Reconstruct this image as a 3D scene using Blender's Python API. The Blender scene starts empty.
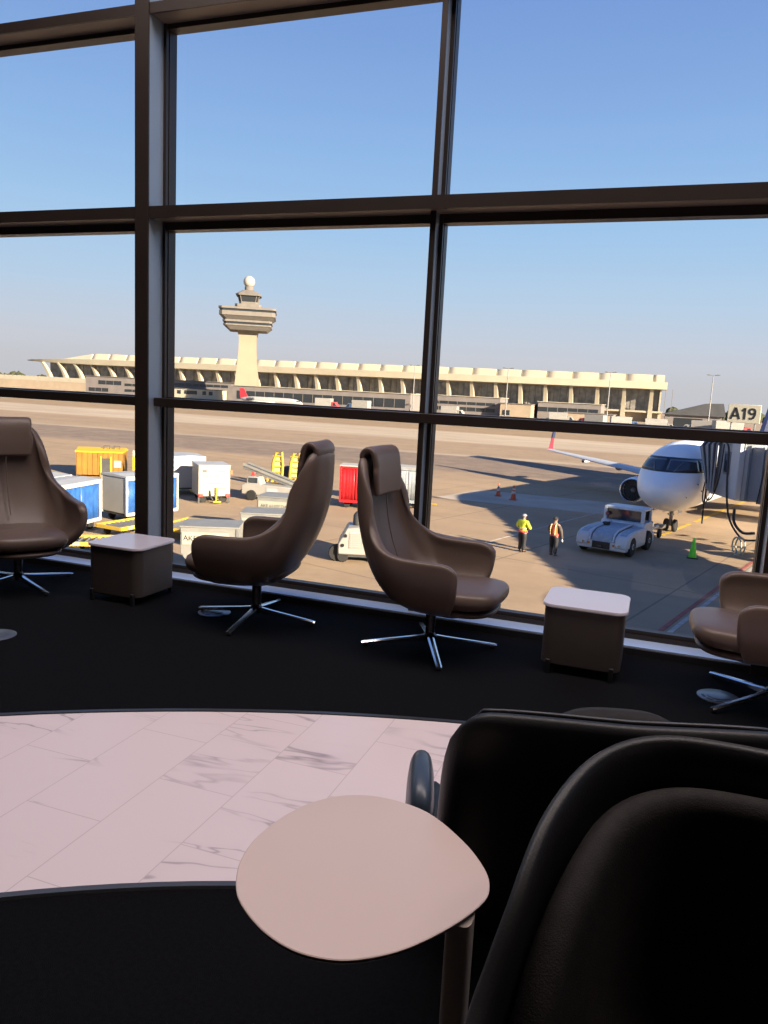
import bpy, bmesh, math, random
from mathutils import Vector, Matrix
random.seed(7)
PI = math.pi
SC = bpy.context.scene
COL = SC.collection
G = -5.6                      # apron level below the lounge floor
rad = math.radians

# ------------------------------------------------------------------ materials
MATS = {}
def lin(c):
    return tuple((x / 12.92 if x <= 0.04045 else ((x + 0.055) / 1.055) ** 2.4) for x in c)
def mat(name, col, rough=0.5, metal=0.0, var=0.0, scale=6.0, bump=0.0, bscale=60.0, spec=0.5, emit=0.0):
    """principled material; col is linear albedo; var mixes a darker noise tone, bump adds fine relief"""
    if name in MATS: return MATS[name]
    m = bpy.data.materials.new(name); m.use_nodes = True
    nt = m.node_tree; b = nt.nodes['Principled BSDF']
    b.inputs['Base Color'].default_value = (*col, 1)
    b.inputs['Roughness'].default_value = rough
    b.inputs['Metallic'].default_value = metal
    b.inputs['Specular IOR Level'].default_value = spec
    tc = nt.nodes.new('ShaderNodeTexCoord')
    if var > 0:
        n = nt.nodes.new('ShaderNodeTexNoise'); n.inputs['Scale'].default_value = scale; n.inputs['Detail'].default_value = 5
        nt.links.new(tc.outputs['Object'], n.inputs['Vector'])
        r = nt.nodes.new('ShaderNodeValToRGB')
        r.color_ramp.elements[0].position = 0.3; r.color_ramp.elements[1].position = 0.7
        r.color_ramp.elements[0].color = (*[c * (1 - var) for c in col], 1)
        r.color_ramp.elements[1].color = (*[min(1, c * (1 + var * 0.5)) for c in col], 1)
        nt.links.new(n.outputs['Fac'], r.inputs['Fac']); nt.links.new(r.outputs['Color'], b.inputs['Base Color'])
    if bump > 0:
        n2 = nt.nodes.new('ShaderNodeTexNoise'); n2.inputs['Scale'].default_value = bscale; n2.inputs['Detail'].default_value = 3
        nt.links.new(tc.outputs['Object'], n2.inputs['Vector'])
        bp = nt.nodes.new('ShaderNodeBump'); bp.inputs['Strength'].default_value = bump; bp.inputs['Distance'].default_value = 0.01
        nt.links.new(n2.outputs['Fac'], bp.inputs['Height']); nt.links.new(bp.outputs['Normal'], b.inputs['Normal'])
    MATS[name] = m
    return m

def node_math(nt, op, a, b=None, clamp=False):
    n = nt.nodes.new('ShaderNodeMath'); n.operation = op; n.use_clamp = clamp
    for i, x in enumerate((a, b)):
        if x is None: continue
        if isinstance(x, (int, float)): n.inputs[i].default_value = x
        else: nt.links.new(x, n.inputs[i])
    return n.outputs[0]
def node_mix(nt, fac, a, b):
    n = nt.nodes.new('ShaderNodeMix'); n.data_type = 'RGBA'
    for s, x in ((0, fac), (6, a), (7, b)):
        if isinstance(x, (int, float)): n.inputs[s].default_value = x
        elif isinstance(x, tuple): n.inputs[s].default_value = (*x, 1)
        else: nt.links.new(x, n.inputs[s])
    return n.outputs[2]

leather = mat('taupe_leather', (0.128, 0.090, 0.074), 0.40, var=0.10, scale=3, bump=0.12, bscale=220)
chrome = mat('polished_chrome', (0.85, 0.87, 0.90), 0.20, 1.0)
darkchrome = mat('dark_chrome', (0.10, 0.10, 0.11), 0.25, 1.0)
blackleather = mat('black_leather', (0.014, 0.0135, 0.015), 0.42, var=0.2, scale=4, bump=0.10, bscale=260, spec=0.35)
blackfabric = mat('charcoal_cushion', (0.022, 0.019, 0.018), 0.75, var=0.25, scale=40, bump=0.2, bscale=400, spec=0.2)
skyarm = mat('sky_sheen_black_leather', (0.045, 0.065, 0.095), 0.35, var=0.1, scale=8)  # sky sheen on black leather, put into the base colour
piping = mat('dark_piping', (0.03, 0.03, 0.033), 0.4)
bronze = mat('dark_bronze_aluminium', (0.036, 0.026, 0.022), 0.42, 0.3, var=0.15, scale=3)
bronze2 = mat('sky_lit_bronze_aluminium', (0.25, 0.31, 0.385), 0.42, 0.3, var=0.06, scale=2)  # bronze made paler and bluer: sky reflected in mullion sides, painted in
gasket = mat('black_gasket', (0.012, 0.011, 0.012), 0.6)
ledge_m = mat('sky_tinted_sill_aluminium', (0.52, 0.66, 0.88), 0.35, 0.3, var=0.05, scale=5)  # blue of the glancing sky reflection is part of this base colour
basedark = mat('dark_base_panel', (0.012, 0.012, 0.015), 0.6)
tabletop_m = mat('pale_laminate', (0.66, 0.52, 0.46), 0.38, var=0.02, scale=3)
tabletop_edge = mat('table_edge_band', (0.12, 0.10, 0.09), 0.5)
sidetop_m = mat('white_laminate', (0.62, 0.585, 0.64), 0.28, var=0.02, scale=3)
sidebody_m = mat('taupe_lacquer', (0.062, 0.050, 0.046), 0.45, var=0.05, scale=3)
postm = mat('table_post_paint', (0.45, 0.38, 0.32), 0.45)
blackmetal = mat('black_metal', (0.012, 0.012, 0.013), 0.45)
outletm = mat('outlet_cover_steel', (0.20, 0.22, 0.25), 0.35, 0.7, var=0.1, scale=30)
trimmetal = mat('floor_trim_steel', (0.10, 0.105, 0.115), 0.4, 0.8)
carpet = mat('black_carpet', (0.0042, 0.0042, 0.0056), 0.95, var=0.5, scale=90, bump=0.5, bscale=500, spec=0.1)
plaster = mat('white_plaster', (0.55, 0.53, 0.5), 0.8, var=0.03, scale=2)
wallpaint = mat('grey_wall_paint', (0.16, 0.15, 0.15), 0.8, var=0.05, scale=2)

# ------------------------------------------------------------------ mesh builder
class MB:
    def __init__(s): s.v = []; s.f = []; s.m = []
    def add(s, vs, fs, mi=0):
        o = len(s.v); s.v += [Vector(v) for v in vs]
        for f in fs: s.f.append([o + i for i in f]); s.m.append(mi)
        return s
    def boxm(s, x0, x1, y0, y1, z0, z1, mi=0):
        return s.add([(x0,y0,z0),(x1,y0,z0),(x1,y1,z0),(x0,y1,z0),(x0,y0,z1),(x1,y0,z1),(x1,y1,z1),(x0,y1,z1)],
              [(3,2,1,0),(4,5,6,7),(0,1,5,4),(1,2,6,5),(2,3,7,6),(3,0,4,7)], mi)
    def box(s, c, size, rz=0.0, ry=0.0, rx=0.0, mi=0):
        M = Matrix.Translation(c) @ Matrix.Rotation(rz,4,'Z') @ Matrix.Rotation(ry,4,'Y') @ Matrix.Rotation(rx,4,'X')
        a, b, d = [q/2 for q in size]
        t = MB().boxm(-a,a,-b,b,-d,d)
        return s.add([M @ v for v in t.v], t.f, mi)
    def loft(s, rings, closed=True, cap0=True, cap1=True, mi=0):
        n = len(rings[0]); vs = [p for r in rings for p in r]; fs = []
        for i in range(len(rings)-1):
            for j in range(n if closed else n-1):
                k = (j+1) % n
                fs.append((i*n+j, i*n+k, (i+1)*n+k, (i+1)*n+j))
        if closed and cap0: fs.append(tuple(reversed(range(n))))
        if closed and cap1: fs.append(tuple((len(rings)-1)*n + j for j in range(n)))
        return s.add(vs, fs, mi)
    def tube(s, pts, r, n=8, mi=0):
        pts = [Vector(p) for p in pts]; rings = []
        rr = r if isinstance(r, (list, tuple)) else [r]*len(pts)
        ref = None
        for i, p in enumerate(pts):
            d = (pts[min(i+1,len(pts)-1)] - pts[max(i-1,0)])
            if d.length < 1e-9: d = Vector((0,0,1))
            d.normalize()
            if ref is None: ref = Vector((0,0,1)) if abs(d.z) < 0.9 else Vector((1,0,0))
            u = d.cross(ref)
            if u.length < 1e-4: u = d.cross(Vector((0,1,0)))
            u.normalize(); w = d.cross(u); ref = -w if False else u.cross(d)
            rings.append([p + (u*math.cos(2*PI*k/n) + w*math.sin(2*PI*k/n))*rr[i] for k in range(n)])
        return s.loft(rings, mi=mi)
    def cyl(s, p0, p1, r0, r1=None, n=16, mi=0):
        return s.tube([p0, p1], [r0, r0 if r1 is None else r1], n, mi)
    def lathe(s, prof, n=24, M=None, mi=0, cap=True):
        M = M or Matrix.Identity(4)
        rings = [[M @ Vector((max(r,1e-4)*math.cos(2*PI*k/n), max(r,1e-4)*math.sin(2*PI*k/n), z)) for k in range(n)] for r, z in prof]
        return s.loft(rings, cap0=cap, cap1=cap, mi=mi)
    def prism(s, poly, a, b, axis='y', mi=0):
        def P(u, w, t):
            return {'y': (u, t, w), 'x': (t, u, w), 'z': (u, w, t)}[axis]
        n = len(poly)
        vs = [P(u,w,a) for u,w in poly] + [P(u,w,b) for u,w in poly]
        fs = [tuple(range(n)), tuple(reversed(range(n,2*n)))] + [(j,(j+1)%n+0, n+(j+1)%n, n+j) for j in range(n)]
        return s.add(vs, fs, mi)
    def sphere(s, c, r, nu=16, nv=10, sc=(1,1,1), mi=0):
        rings = []
        for i in range(nv+1):
            a = -PI/2 + PI*i/nv; q = max(math.cos(a), 1e-3)
            rings.append([(c[0]+r*sc[0]*q*math.cos(2*PI*k/nu), c[1]+r*sc[1]*q*math.sin(2*PI*k/nu), c[2]+r*sc[2]*math.sin(a)) for k in range(nu)])
        return s.loft(rings, mi=mi)
    def xf(s, M):
        s.v = [M @ v for v in s.v]; return s
    def build(s, name, m=None, parent=None, smooth=None, bevel=0.0, seg=2, subsurf=0, solid=0.0, off=-1.0, mats=None, loc=None):
        me = bpy.data.meshes.new(name)
        me.from_pydata([tuple(v) for v in s.v], [], s.f)
        bm = bmesh.new(); bm.from_mesh(me); bmesh.ops.recalc_face_normals(bm, faces=bm.faces); bm.to_mesh(me); bm.free()
        o = bpy.data.objects.new(name, me); COL.objects.link(o)
        for x in (mats or ([m] if m else [])): me.materials.append(x)
        if mats:
            for p, k in zip(me.polygons, s.m): p.material_index = k
        if parent: o.parent = parent
        if loc is not None: o.location = loc
        if solid:
            d = o.modifiers.new('Solidify', 'SOLIDIFY'); d.thickness = solid; d.offset = off
        if bevel:
            d = o.modifiers.new('Bevel', 'BEVEL'); d.width = bevel; d.segments = seg; d.limit_method = 'ANGLE'; d.angle_limit = rad(40)
        if subsurf:
            d = o.modifiers.new('Subsurf', 'SUBSURF'); d.levels = subsurf; d.render_levels = subsurf
        if smooth is not None or bevel or subsurf or solid:
            me.shade_smooth()
            if not (subsurf): me.set_sharp_from_angle(angle=rad(smooth if smooth else 40))
        return o

def tag(o, label=None, cat=None, group=None, kind=None):
    if label: o['label'] = label
    if cat: o['category'] = cat
    if group: o['group'] = group
    if kind: o['kind'] = kind
    return o
def thing(name, label, cat, loc=(0,0,0), rz=0.0, group=None):
    o = bpy.data.objects.new(name, None); COL.objects.link(o)
    o.empty_display_size = 0.1
    o.location = loc; o.rotation_euler = (0,0,rz)
    return tag(o, label, cat, group)
def struct(name, mb, m, **k):
    o = mb.build(name, m, **k); o['kind'] = 'structure'; return o
def copy_tree(o, label=None, loc=None, rz=None, parent=None):
    c = o.copy(); COL.objects.link(c); c.parent = parent
    for ch in o.children: copy_tree(ch, parent=c)
    if label: c['label'] = label
    if loc is not None: c.location = loc
    if rz is not None: c.rotation_euler = (0,0,rz)
    return c
def crv(pts, n):
    """catmull-rom through 'pts' (t, values...) sampled at n+1 even t"""
    out = []; T = [p[0] for p in pts]
    def V(i): return Vector(pts[max(0,min(len(pts)-1,i))][1:])
    for k in range(n+1):
        t = T[0] + (T[-1]-T[0])*k/n
        i = max(j for j in range(len(T)) if T[j] <= t+1e-9)
        i = min(i, len(T)-2); u = (t-T[i])/(T[i+1]-T[i])
        t0 = T[i-1] if i > 0 else 2*T[i]-T[i+1]; t3 = T[i+2] if i+2 < len(T) else 2*T[i+1]-T[i]
        p0, p1, p2, p3 = V(i-1), V(i), V(i+1), V(i+2)
        if i == 0: p0 = 2*p1-p2
        if i+2 >= len(T): p3 = 2*p2-p1
        h = T[i+1]-T[i]
        m1 = (p2-p0)/(T[i+1]-t0)*h; m2 = (p3-p1)/(t3-T[i])*h
        u2, u3 = u*u, u*u*u
        out.append((2*u3-3*u2+1)*p1 + (u3-2*u2+u)*m1 + (-2*u3+3*u2)*p2 + (u3-u2)*m2)
    return out

# ------------------------------------------------------------------ camera
def cam_setup():
    f = 760.0
    d = Vector((-249, 4888, 760)).normalized()
    u = Vector((-2183, -229.4, 760)); u -= d*u.dot(d); u.normalize()
    X, Z = -u, -d
    Y = Z.cross(X)
    if Y.z < 0: Y = -Y
    # world axes expressed in image axes (right, down, forward) -> camera columns in the world
    right = Vector((X.x, Y.x, Z.x)); down = Vector((X.y, Y.y, Z.y)); fwd = Vector((X.z, Y.z, Z.z))
    cd = bpy.data.cameras.new('camera'); c = bpy.data.objects.new('camera', cd); COL.objects.link(c)
    M = Matrix((( right.x, -down.x, -fwd.x, 0), (right.y, -down.y, -fwd.y, 0), (right.z, -down.z, -fwd.z, 1.4), (0,0,0,1)))
    c.matrix_world = M
    cd.sensor_fit = 'HORIZONTAL'; cd.sensor_width = 36; cd.lens = 36*f/768
    cd.clip_start = 0.05; cd.clip_end = 3000
    SC.camera = c
cam_setup()

# ------------------------------------------------------------------ the lounge: floor, walls, ceiling, window wall
def marble_mat():
    m = bpy.data.materials.new('veined_marble_tile'); m.use_nodes = True
    nt = m.node_tree; L = nt.links; b = nt.nodes['Principled BSDF']
    tc = nt.nodes.new('ShaderNodeTexCoord')
    mp = nt.nodes.new('ShaderNodeMapping'); mp.inputs['Rotation'].default_value = (0,0,-PI/2); mp.inputs['Location'].default_value = (-0.005, -0.05, 0)
    L.new(tc.outputs['Object'], mp.inputs['Vector'])
    br = nt.nodes.new('ShaderNodeTexBrick')
    br.inputs['Scale'].default_value = 1.0; br.inputs['Brick Width'].default_value = 0.61; br.inputs['Row Height'].default_value = 0.3
    br.inputs['Mortar Size'].default_value = 0.0018; br.inputs['Mortar Smooth'].default_value = 0.0; br.offset = 0.5
    br.inputs['Color1'].default_value = (0,0,0,1); br.inputs['Color2'].default_value = (1,1,1,1)
    L.new(mp.outputs['Vector'], br.inputs['Vector'])
    # veins, shifted per tile, running mostly one way
    add = nt.nodes.new('ShaderNodeVectorMath'); add.operation = 'MULTIPLY_ADD'
    L.new(br.outputs['Color'], add.inputs[0]); add.inputs[1].default_value = (3.7, 5.1, 2.3); L.new(tc.outputs['Object'], add.inputs[2])
    ms = nt.nodes.new('ShaderNodeMapping'); ms.inputs['Rotation'].default_value = (0,0,rad(-27)); ms.inputs['Scale'].default_value = (0.36, 1.5, 1)
    L.new(add.outputs[0], ms.inputs['Vector'])
    n = nt.nodes.new('ShaderNodeTexNoise'); n.inputs['Scale'].default_value = 1.5; n.inputs['Detail'].default_value = 4; n.inputs['Roughness'].default_value = 0.55; n.inputs['Distortion'].default_value = 1.0
    L.new(ms.outputs['Vector'], n.inputs['Vector'])
    ridge = node_math(nt, 'ABSOLUTE', node_math(nt, 'SUBTRACT', n.outputs['Fac'], 0.5))
    vein = node_math(nt, 'SUBTRACT', 1.0, node_math(nt, 'MULTIPLY', ridge, 80.0), True)
    n2 = nt.nodes.new('ShaderNodeTexNoise'); n2.inputs['Scale'].default_value = 1.9; n2.inputs['Detail'].default_value = 2
    L.new(add.outputs[0], n2.inputs['Vector'])
    mask = node_math(nt, 'MULTIPLY', node_math(nt, 'SUBTRACT', n2.outputs['Fac'], 0.44), 5.0, True)
    vein = node_math(nt, 'MULTIPLY', vein, mask)
    soft = node_math(nt, 'MULTIPLY', node_math(nt, 'SUBTRACT', 1.0, node_math(nt, 'MULTIPLY', ridge, 14.0), True), mask)
    c = node_mix(nt, node_math(nt, 'MULTIPLY', soft, 0.10), (0.78, 0.665, 0.665), (0.42, 0.38, 0.42))
    c = node_mix(nt, node_math(nt, 'MULTIPLY', vein, 0.8), c, (0.27, 0.22, 0.25))
    c = node_mix(nt, br.outputs['Fac'], c, (0.60, 0.50, 0.50))
    L.new(c, b.inputs['Base Color'])
    b.inputs['Roughness'].default_value = 0.32; b.inputs['Specular IOR Level'].default_value = 0.4
    return m
marble = marble_mat()
def glass_mat():
    m = bpy.data.materials.new('window_glass'); m.use_nodes = True
    nt = m.node_tree; nt.nodes.clear(); L = nt.links
    out = nt.nodes.new('ShaderNodeOutputMaterial'); mx = nt.nodes.new('ShaderNodeMixShader')
    tr = nt.nodes.new('ShaderNodeBsdfTransparent'); gl = nt.nodes.new('ShaderNodeBsdfGlossy')
    tr.inputs['Color'].default_value = (0.985, 0.99, 0.99, 1); gl.inputs['Roughness'].default_value = 0.0
    lw = nt.nodes.new('ShaderNodeLayerWeight'); lw.inputs['Blend'].default_value = 0.5
    fac = node_math(nt, 'ADD', 0.022, node_math(nt, 'MULTIPLY', node_math(nt, 'POWER', lw.outputs['Facing'], 4.0), 0.25))
    L.new(fac, mx.inputs[0]); L.new(tr.outputs[0], mx.inputs[1]); L.new(gl.outputs[0], mx.inputs[2]); L.new(mx.outputs[0], out.inputs[0])
    return m
glass = glass_mat()

RX0, RX1, RY0 = -11.36, 6.66, -9.0
CEIL = 5.6
o = struct('floor', MB().boxm(RX0, RX1, RY0, 4.42, -0.12, 0.0), carpet); tag(o, 'black carpet covering the lounge floor', 'floor')
# curved marble walkway
def arc(c, R, a0, a1, n, z):
    return [Vector((c[0]+R*math.cos(rad(a0+(a1-a0)*k/n)), c[1]+R*math.sin(rad(a0+(a1-a0)*k/n)), z)) for k in range(n+1)]
upper = arc((0.755,-2.516), 5.779, 62, 165, 60, 0.004); lower = arc((0.355,-1.417), 3.428, 62, 165, 60, 0.004)
mb = MB(); mb.loft([upper, lower, [p - Vector((0,0,.003)) for p in lower], [p - Vector((0,0,.003)) for p in upper], upper], closed=False)
o = struct('floor_marble', mb, marble); tag(o, 'pinkish white marble tiled walkway curving across the carpet', 'floor')
for nm, a, lab in (('trim_1', upper, 'dark metal edge strip between marble walkway and carpet near the window chairs'), ('trim_2', lower, 'dark metal edge strip between marble walkway and carpet near the round table')):
    mb = MB(); rings = []
    for i, p in enumerate(a):
        d = (a[min(i+1,60)] - a[max(i-1,0)]).normalized(); w = Vector((-d.y, d.x, 0)) * 0.015
        z0 = Vector((0,0,-0.0035)); z1 = Vector((0,0,0.005))
        rings.append([p-w+z0, p+w+z0, p+w*0.7+z1, p-w*0.7+z1])
    mb.loft(rings); tag(struct(nm, mb, trimmetal), lab, 'trim')
tag(struct('ceiling', MB().boxm(RX0, RX1, RY0, 4.75, CEIL, CEIL+0.25), plaster), 'white lounge ceiling above the window wall', 'ceiling')
tag(struct('wall_back', MB().boxm(RX0, RX1, RY0-0.2, RY0, 0, CEIL), wallpaint), 'grey lounge wall behind the viewer', 'wall')
tag(struct('wall_left', MB().boxm(RX0-0.2, RX0, RY0, 4.75, 0, CEIL), wallpaint), 'grey lounge end wall beyond the chairs', 'wall')
tag(struct('wall_right', MB().boxm(RX1, RX1+0.2, RY0, 4.75, 0, CEIL), wallpaint), 'grey lounge end wall past the seats', 'wall')

# curb, ledge, bottom rail and outside skirt under the glass
tag(struct('baseboard_front', MB().boxm(RX0, RX1, 4.42, 4.66, -0.12, 0.040), basedark, bevel=0.004), 'dark curb along the foot of the window wall', 'baseboard')
tag(struct('trim_3', MB().boxm(RX0, RX1, 4.43, 4.575, 0.040, 0.048), ledge_m), 'pale metal ledge on the curb below the glass', 'trim')
tag(struct('trim_4', MB().boxm(RX0, RX1, 4.575, 4.66, 0.040, 0.075).boxm(RX0, RX1, 4.59, 4.65, 0.075, 0.10), bronze), 'dark bottom rail holding the lowest panes', 'trim')
tag(struct('wall_outside', MB().boxm(RX0, RX1, 4.60, 4.70, G, -0.12), wallpaint), 'outer wall of the building below the window', 'wall')
TN = [4]
def trim(mb, m, lab, **k):
    TN[0] += 1
    return tag(struct('trim_%d' % TN[0], mb, m, **k), lab, 'trim')
GY = 4.62
majors = [-7.352 - 4.002, -7.352, -3.350, 0.655, 4.658]; minors = [-9.353, -5.371, -1.360, 2.656, 6.62]
for i, x in enumerate(majors):
    a, b = x-0.0525, x+0.0525
    mb = MB().boxm(a, b, 4.40, 4.412, 0.0, CEIL, 0)                         # bronze nose plate
    mb.boxm(a+0.004, b-0.004, 4.412, 4.565, 0.0, CEIL, 1)                    # bronze box, sky reflection painted as grey
    mb.boxm(a-0.012, a+0.004, 4.435, 4.441, 0.0, CEIL, 0) if False else None
    mb.boxm(x-0.070, x+0.070, 4.565, 4.59, 0.05, CEIL, 0)                    # stop
    mb.boxm(x-0.064, x+0.064, 4.59, 4.60, 0.05, CEIL, 2)
    mb.boxm(x-0.072, x+0.072, 4.60, 4.68, 0.05, CEIL, 0)
    trim(mb, None, ['wide dark vertical mullion at the end wall', 'wide dark vertical mullion beyond the left chair', 'wide vertical mullion with sky-tinted side beside the low cube table', 'wide vertical mullion behind the seat at the right edge', 'wide vertical mullion past the right seat'][i], mats=[bronze, bronze2, gasket])
for i, x in enumerate(minors):
    mb = MB().boxm(x-0.0165, x+0.0165, 4.48, 4.492, 0.048, CEIL, 0)
    mb.boxm(x-0.014, x+0.014, 4.492, 4.57, 0.048, CEIL, 1)
    mb.boxm(x-0.038, x+0.038, 4.57, 4.59, 0.05, CEIL, 0).boxm(x-0.033, x+0.033, 4.59, 4.60, 0.05, CEIL, 2).boxm(x-0.040, x+0.040, 4.60, 4.67, 0.05, CEIL, 0)
    trim(mb, None, ['slim vertical mullion at the far end', 'slim vertical mullion left of the headrest chair', 'slim vertical mullion behind the two facing chairs', 'slim vertical mullion beyond the right seat', 'slim vertical mullion at the end wall'][i], mats=[bronze, bronze2, gasket])
bays = [(majors[i]+0.0525, majors[i+1]-0.0525) for i in range(4)] + [(majors[4]+0.0525, RX1)]
bn = ['far left bay', 'left bay', 'middle bay', 'right bay', 'end bay']
for i, (a, b) in enumerate(bays):
    mb = MB().boxm(a, b, 4.466, 4.585, 1.236, 1.294, 0).boxm(a, b, 4.585, 4.665, 1.228, 1.302, 0)
    trim(mb, None, 'thin dark horizontal bar at eye height, ' + bn[i], mats=[bronze], bevel=0.003)
    mb = MB().boxm(a, b, 4.41, 4.425, 2.470, 2.545, 0).boxm(a, b, 4.425, 4.45, 2.484, 2.545, 2).boxm(a, b, 4.45, 4.575, 2.476, 2.545, 1).boxm(a, b, 4.575, 4.665, 2.425, 2.585, 0)
    trim(mb, None, 'deep dark horizontal bar above eye height, ' + bn[i], mats=[bronze, mat('warm_soffit_grey', (0.22, 0.185, 0.165), 0.5, 0.2), gasket])
    mb = MB().boxm(a, b, 4.41, 4.425, 3.715, 3.780, 0).boxm(a, b, 4.425, 4.575, 3.720, 3.780, 1).boxm(a, b, 4.575, 4.665, 3.690, 3.825, 0)
    trim(mb, None, 'top dark horizontal bar of the window wall, ' + bn[i], mats=[bronze, mat('warm_soffit_grey', (0.22, 0.185, 0.165), 0.5, 0.2), gasket])
W = 0
vs = sorted(majors + minors)
vn = ['pane in the far end strip', 'pane second from the far end', 'pane third from the far end', 'pane left of the wide mullion', 'pane between the wide and slim mullions', 'pane right of the slim mullion', 'pane past the right mullion', 'pane second past the right mullion', 'pane at the near end', 'pane x', 'pane y']
for r, (z0, z1) in enumerate(((0.06, 1.245), (1.285, 2.475), (2.535, 3.73), (3.775, CEIL))):
    for k in range(len(vs)-1):
        W += 1
        o = MB().boxm(vs[k]+0.02, vs[k+1]-0.02, GY-0.004, GY+0.004, z0, z1).build('window_%d' % W, glass)
        tag(o, ('lowest', 'eye-level', 'upper', 'topmost')[r] + ' clear glass ' + vn[k], 'window', kind='structure')

# ------------------------------------------------------------------ high-backed swivel armchairs by the window
def grid_shell(cols, rows_n, name, m, parent, thick, sub=1, off=1.0):
    """cols: list of per-column control points (rim .. bottom); lofted as an open grid with thickness"""
    rings = []
    for c in cols:
        k = len(c)
        rings.append(crv([(i/(k-1), *p) for i, p in enumerate(c)], rows_n))
    mb = MB(); n = rows_n+1
    vs = [p for r in rings for p in r]
    fs = [(i*n+j, i*n+j+1, (i+1)*n+j+1, (i+1)*n+j) for i in range(len(rings)-1) for j in range(n-1)]
    mb.add(vs, fs)
    o = mb.build(name, m, parent, solid=thick, subsurf=sub, off=off)
    return o, rings
def spread_cols(ctrl, n):
    """ctrl: (t, [P0..Pk]) for t in 0..1 (centre of the back to arm tip); mirrored to both sides"""
    k = len(ctrl[0][1]); per = []
    for j in range(k):
        per.append(crv([(t, *P[j]) for t, P in ctrl], n))
    half = [[per[j][i] for j in range(k)] for i in range(n+1)]
    mir = [[Vector((p.x, -p.y, p.z)) for p in c] for c in half]
    return list(reversed(mir[1:])) + half
def cushion(mb, cx, cy, hx, hy, z0, z1, e=3.2, n=40, front=0.0, dome=0.012):
    def ring(s, z, dz=0):
        out = []
        for k in range(n):
            a = 2*PI*k/n; c, q = math.cos(a), math.sin(a)
            x = hx*math.copysign(abs(c)**(2/e), c); y = hy*math.copysign(abs(q)**(2/e), q)
            out.append((cx + x*s[0] + s[2], cy + y*s[1], z + (front*(x/hx) if x > 0 else 0)))
        return out
    h = z1-z0
    rs = [ring((.84,.84,0), z0), ring((.93,.92,0), z0+.10*h), ring((.985,.98,0), z0+.32*h), ring((1,1,0), z0+.55*h), ring((.985,.98,0), z0+.80*h), ring((.945,.94,0), z0+.93*h), ring((.86,.85,0), z1), ring((.5,.5,0), z1+dome*.8), ring((.1,.1,0), z1+dome)]
    return mb.loft(rs)
LC = 'high-backed swivel armchairs along the window'
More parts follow.
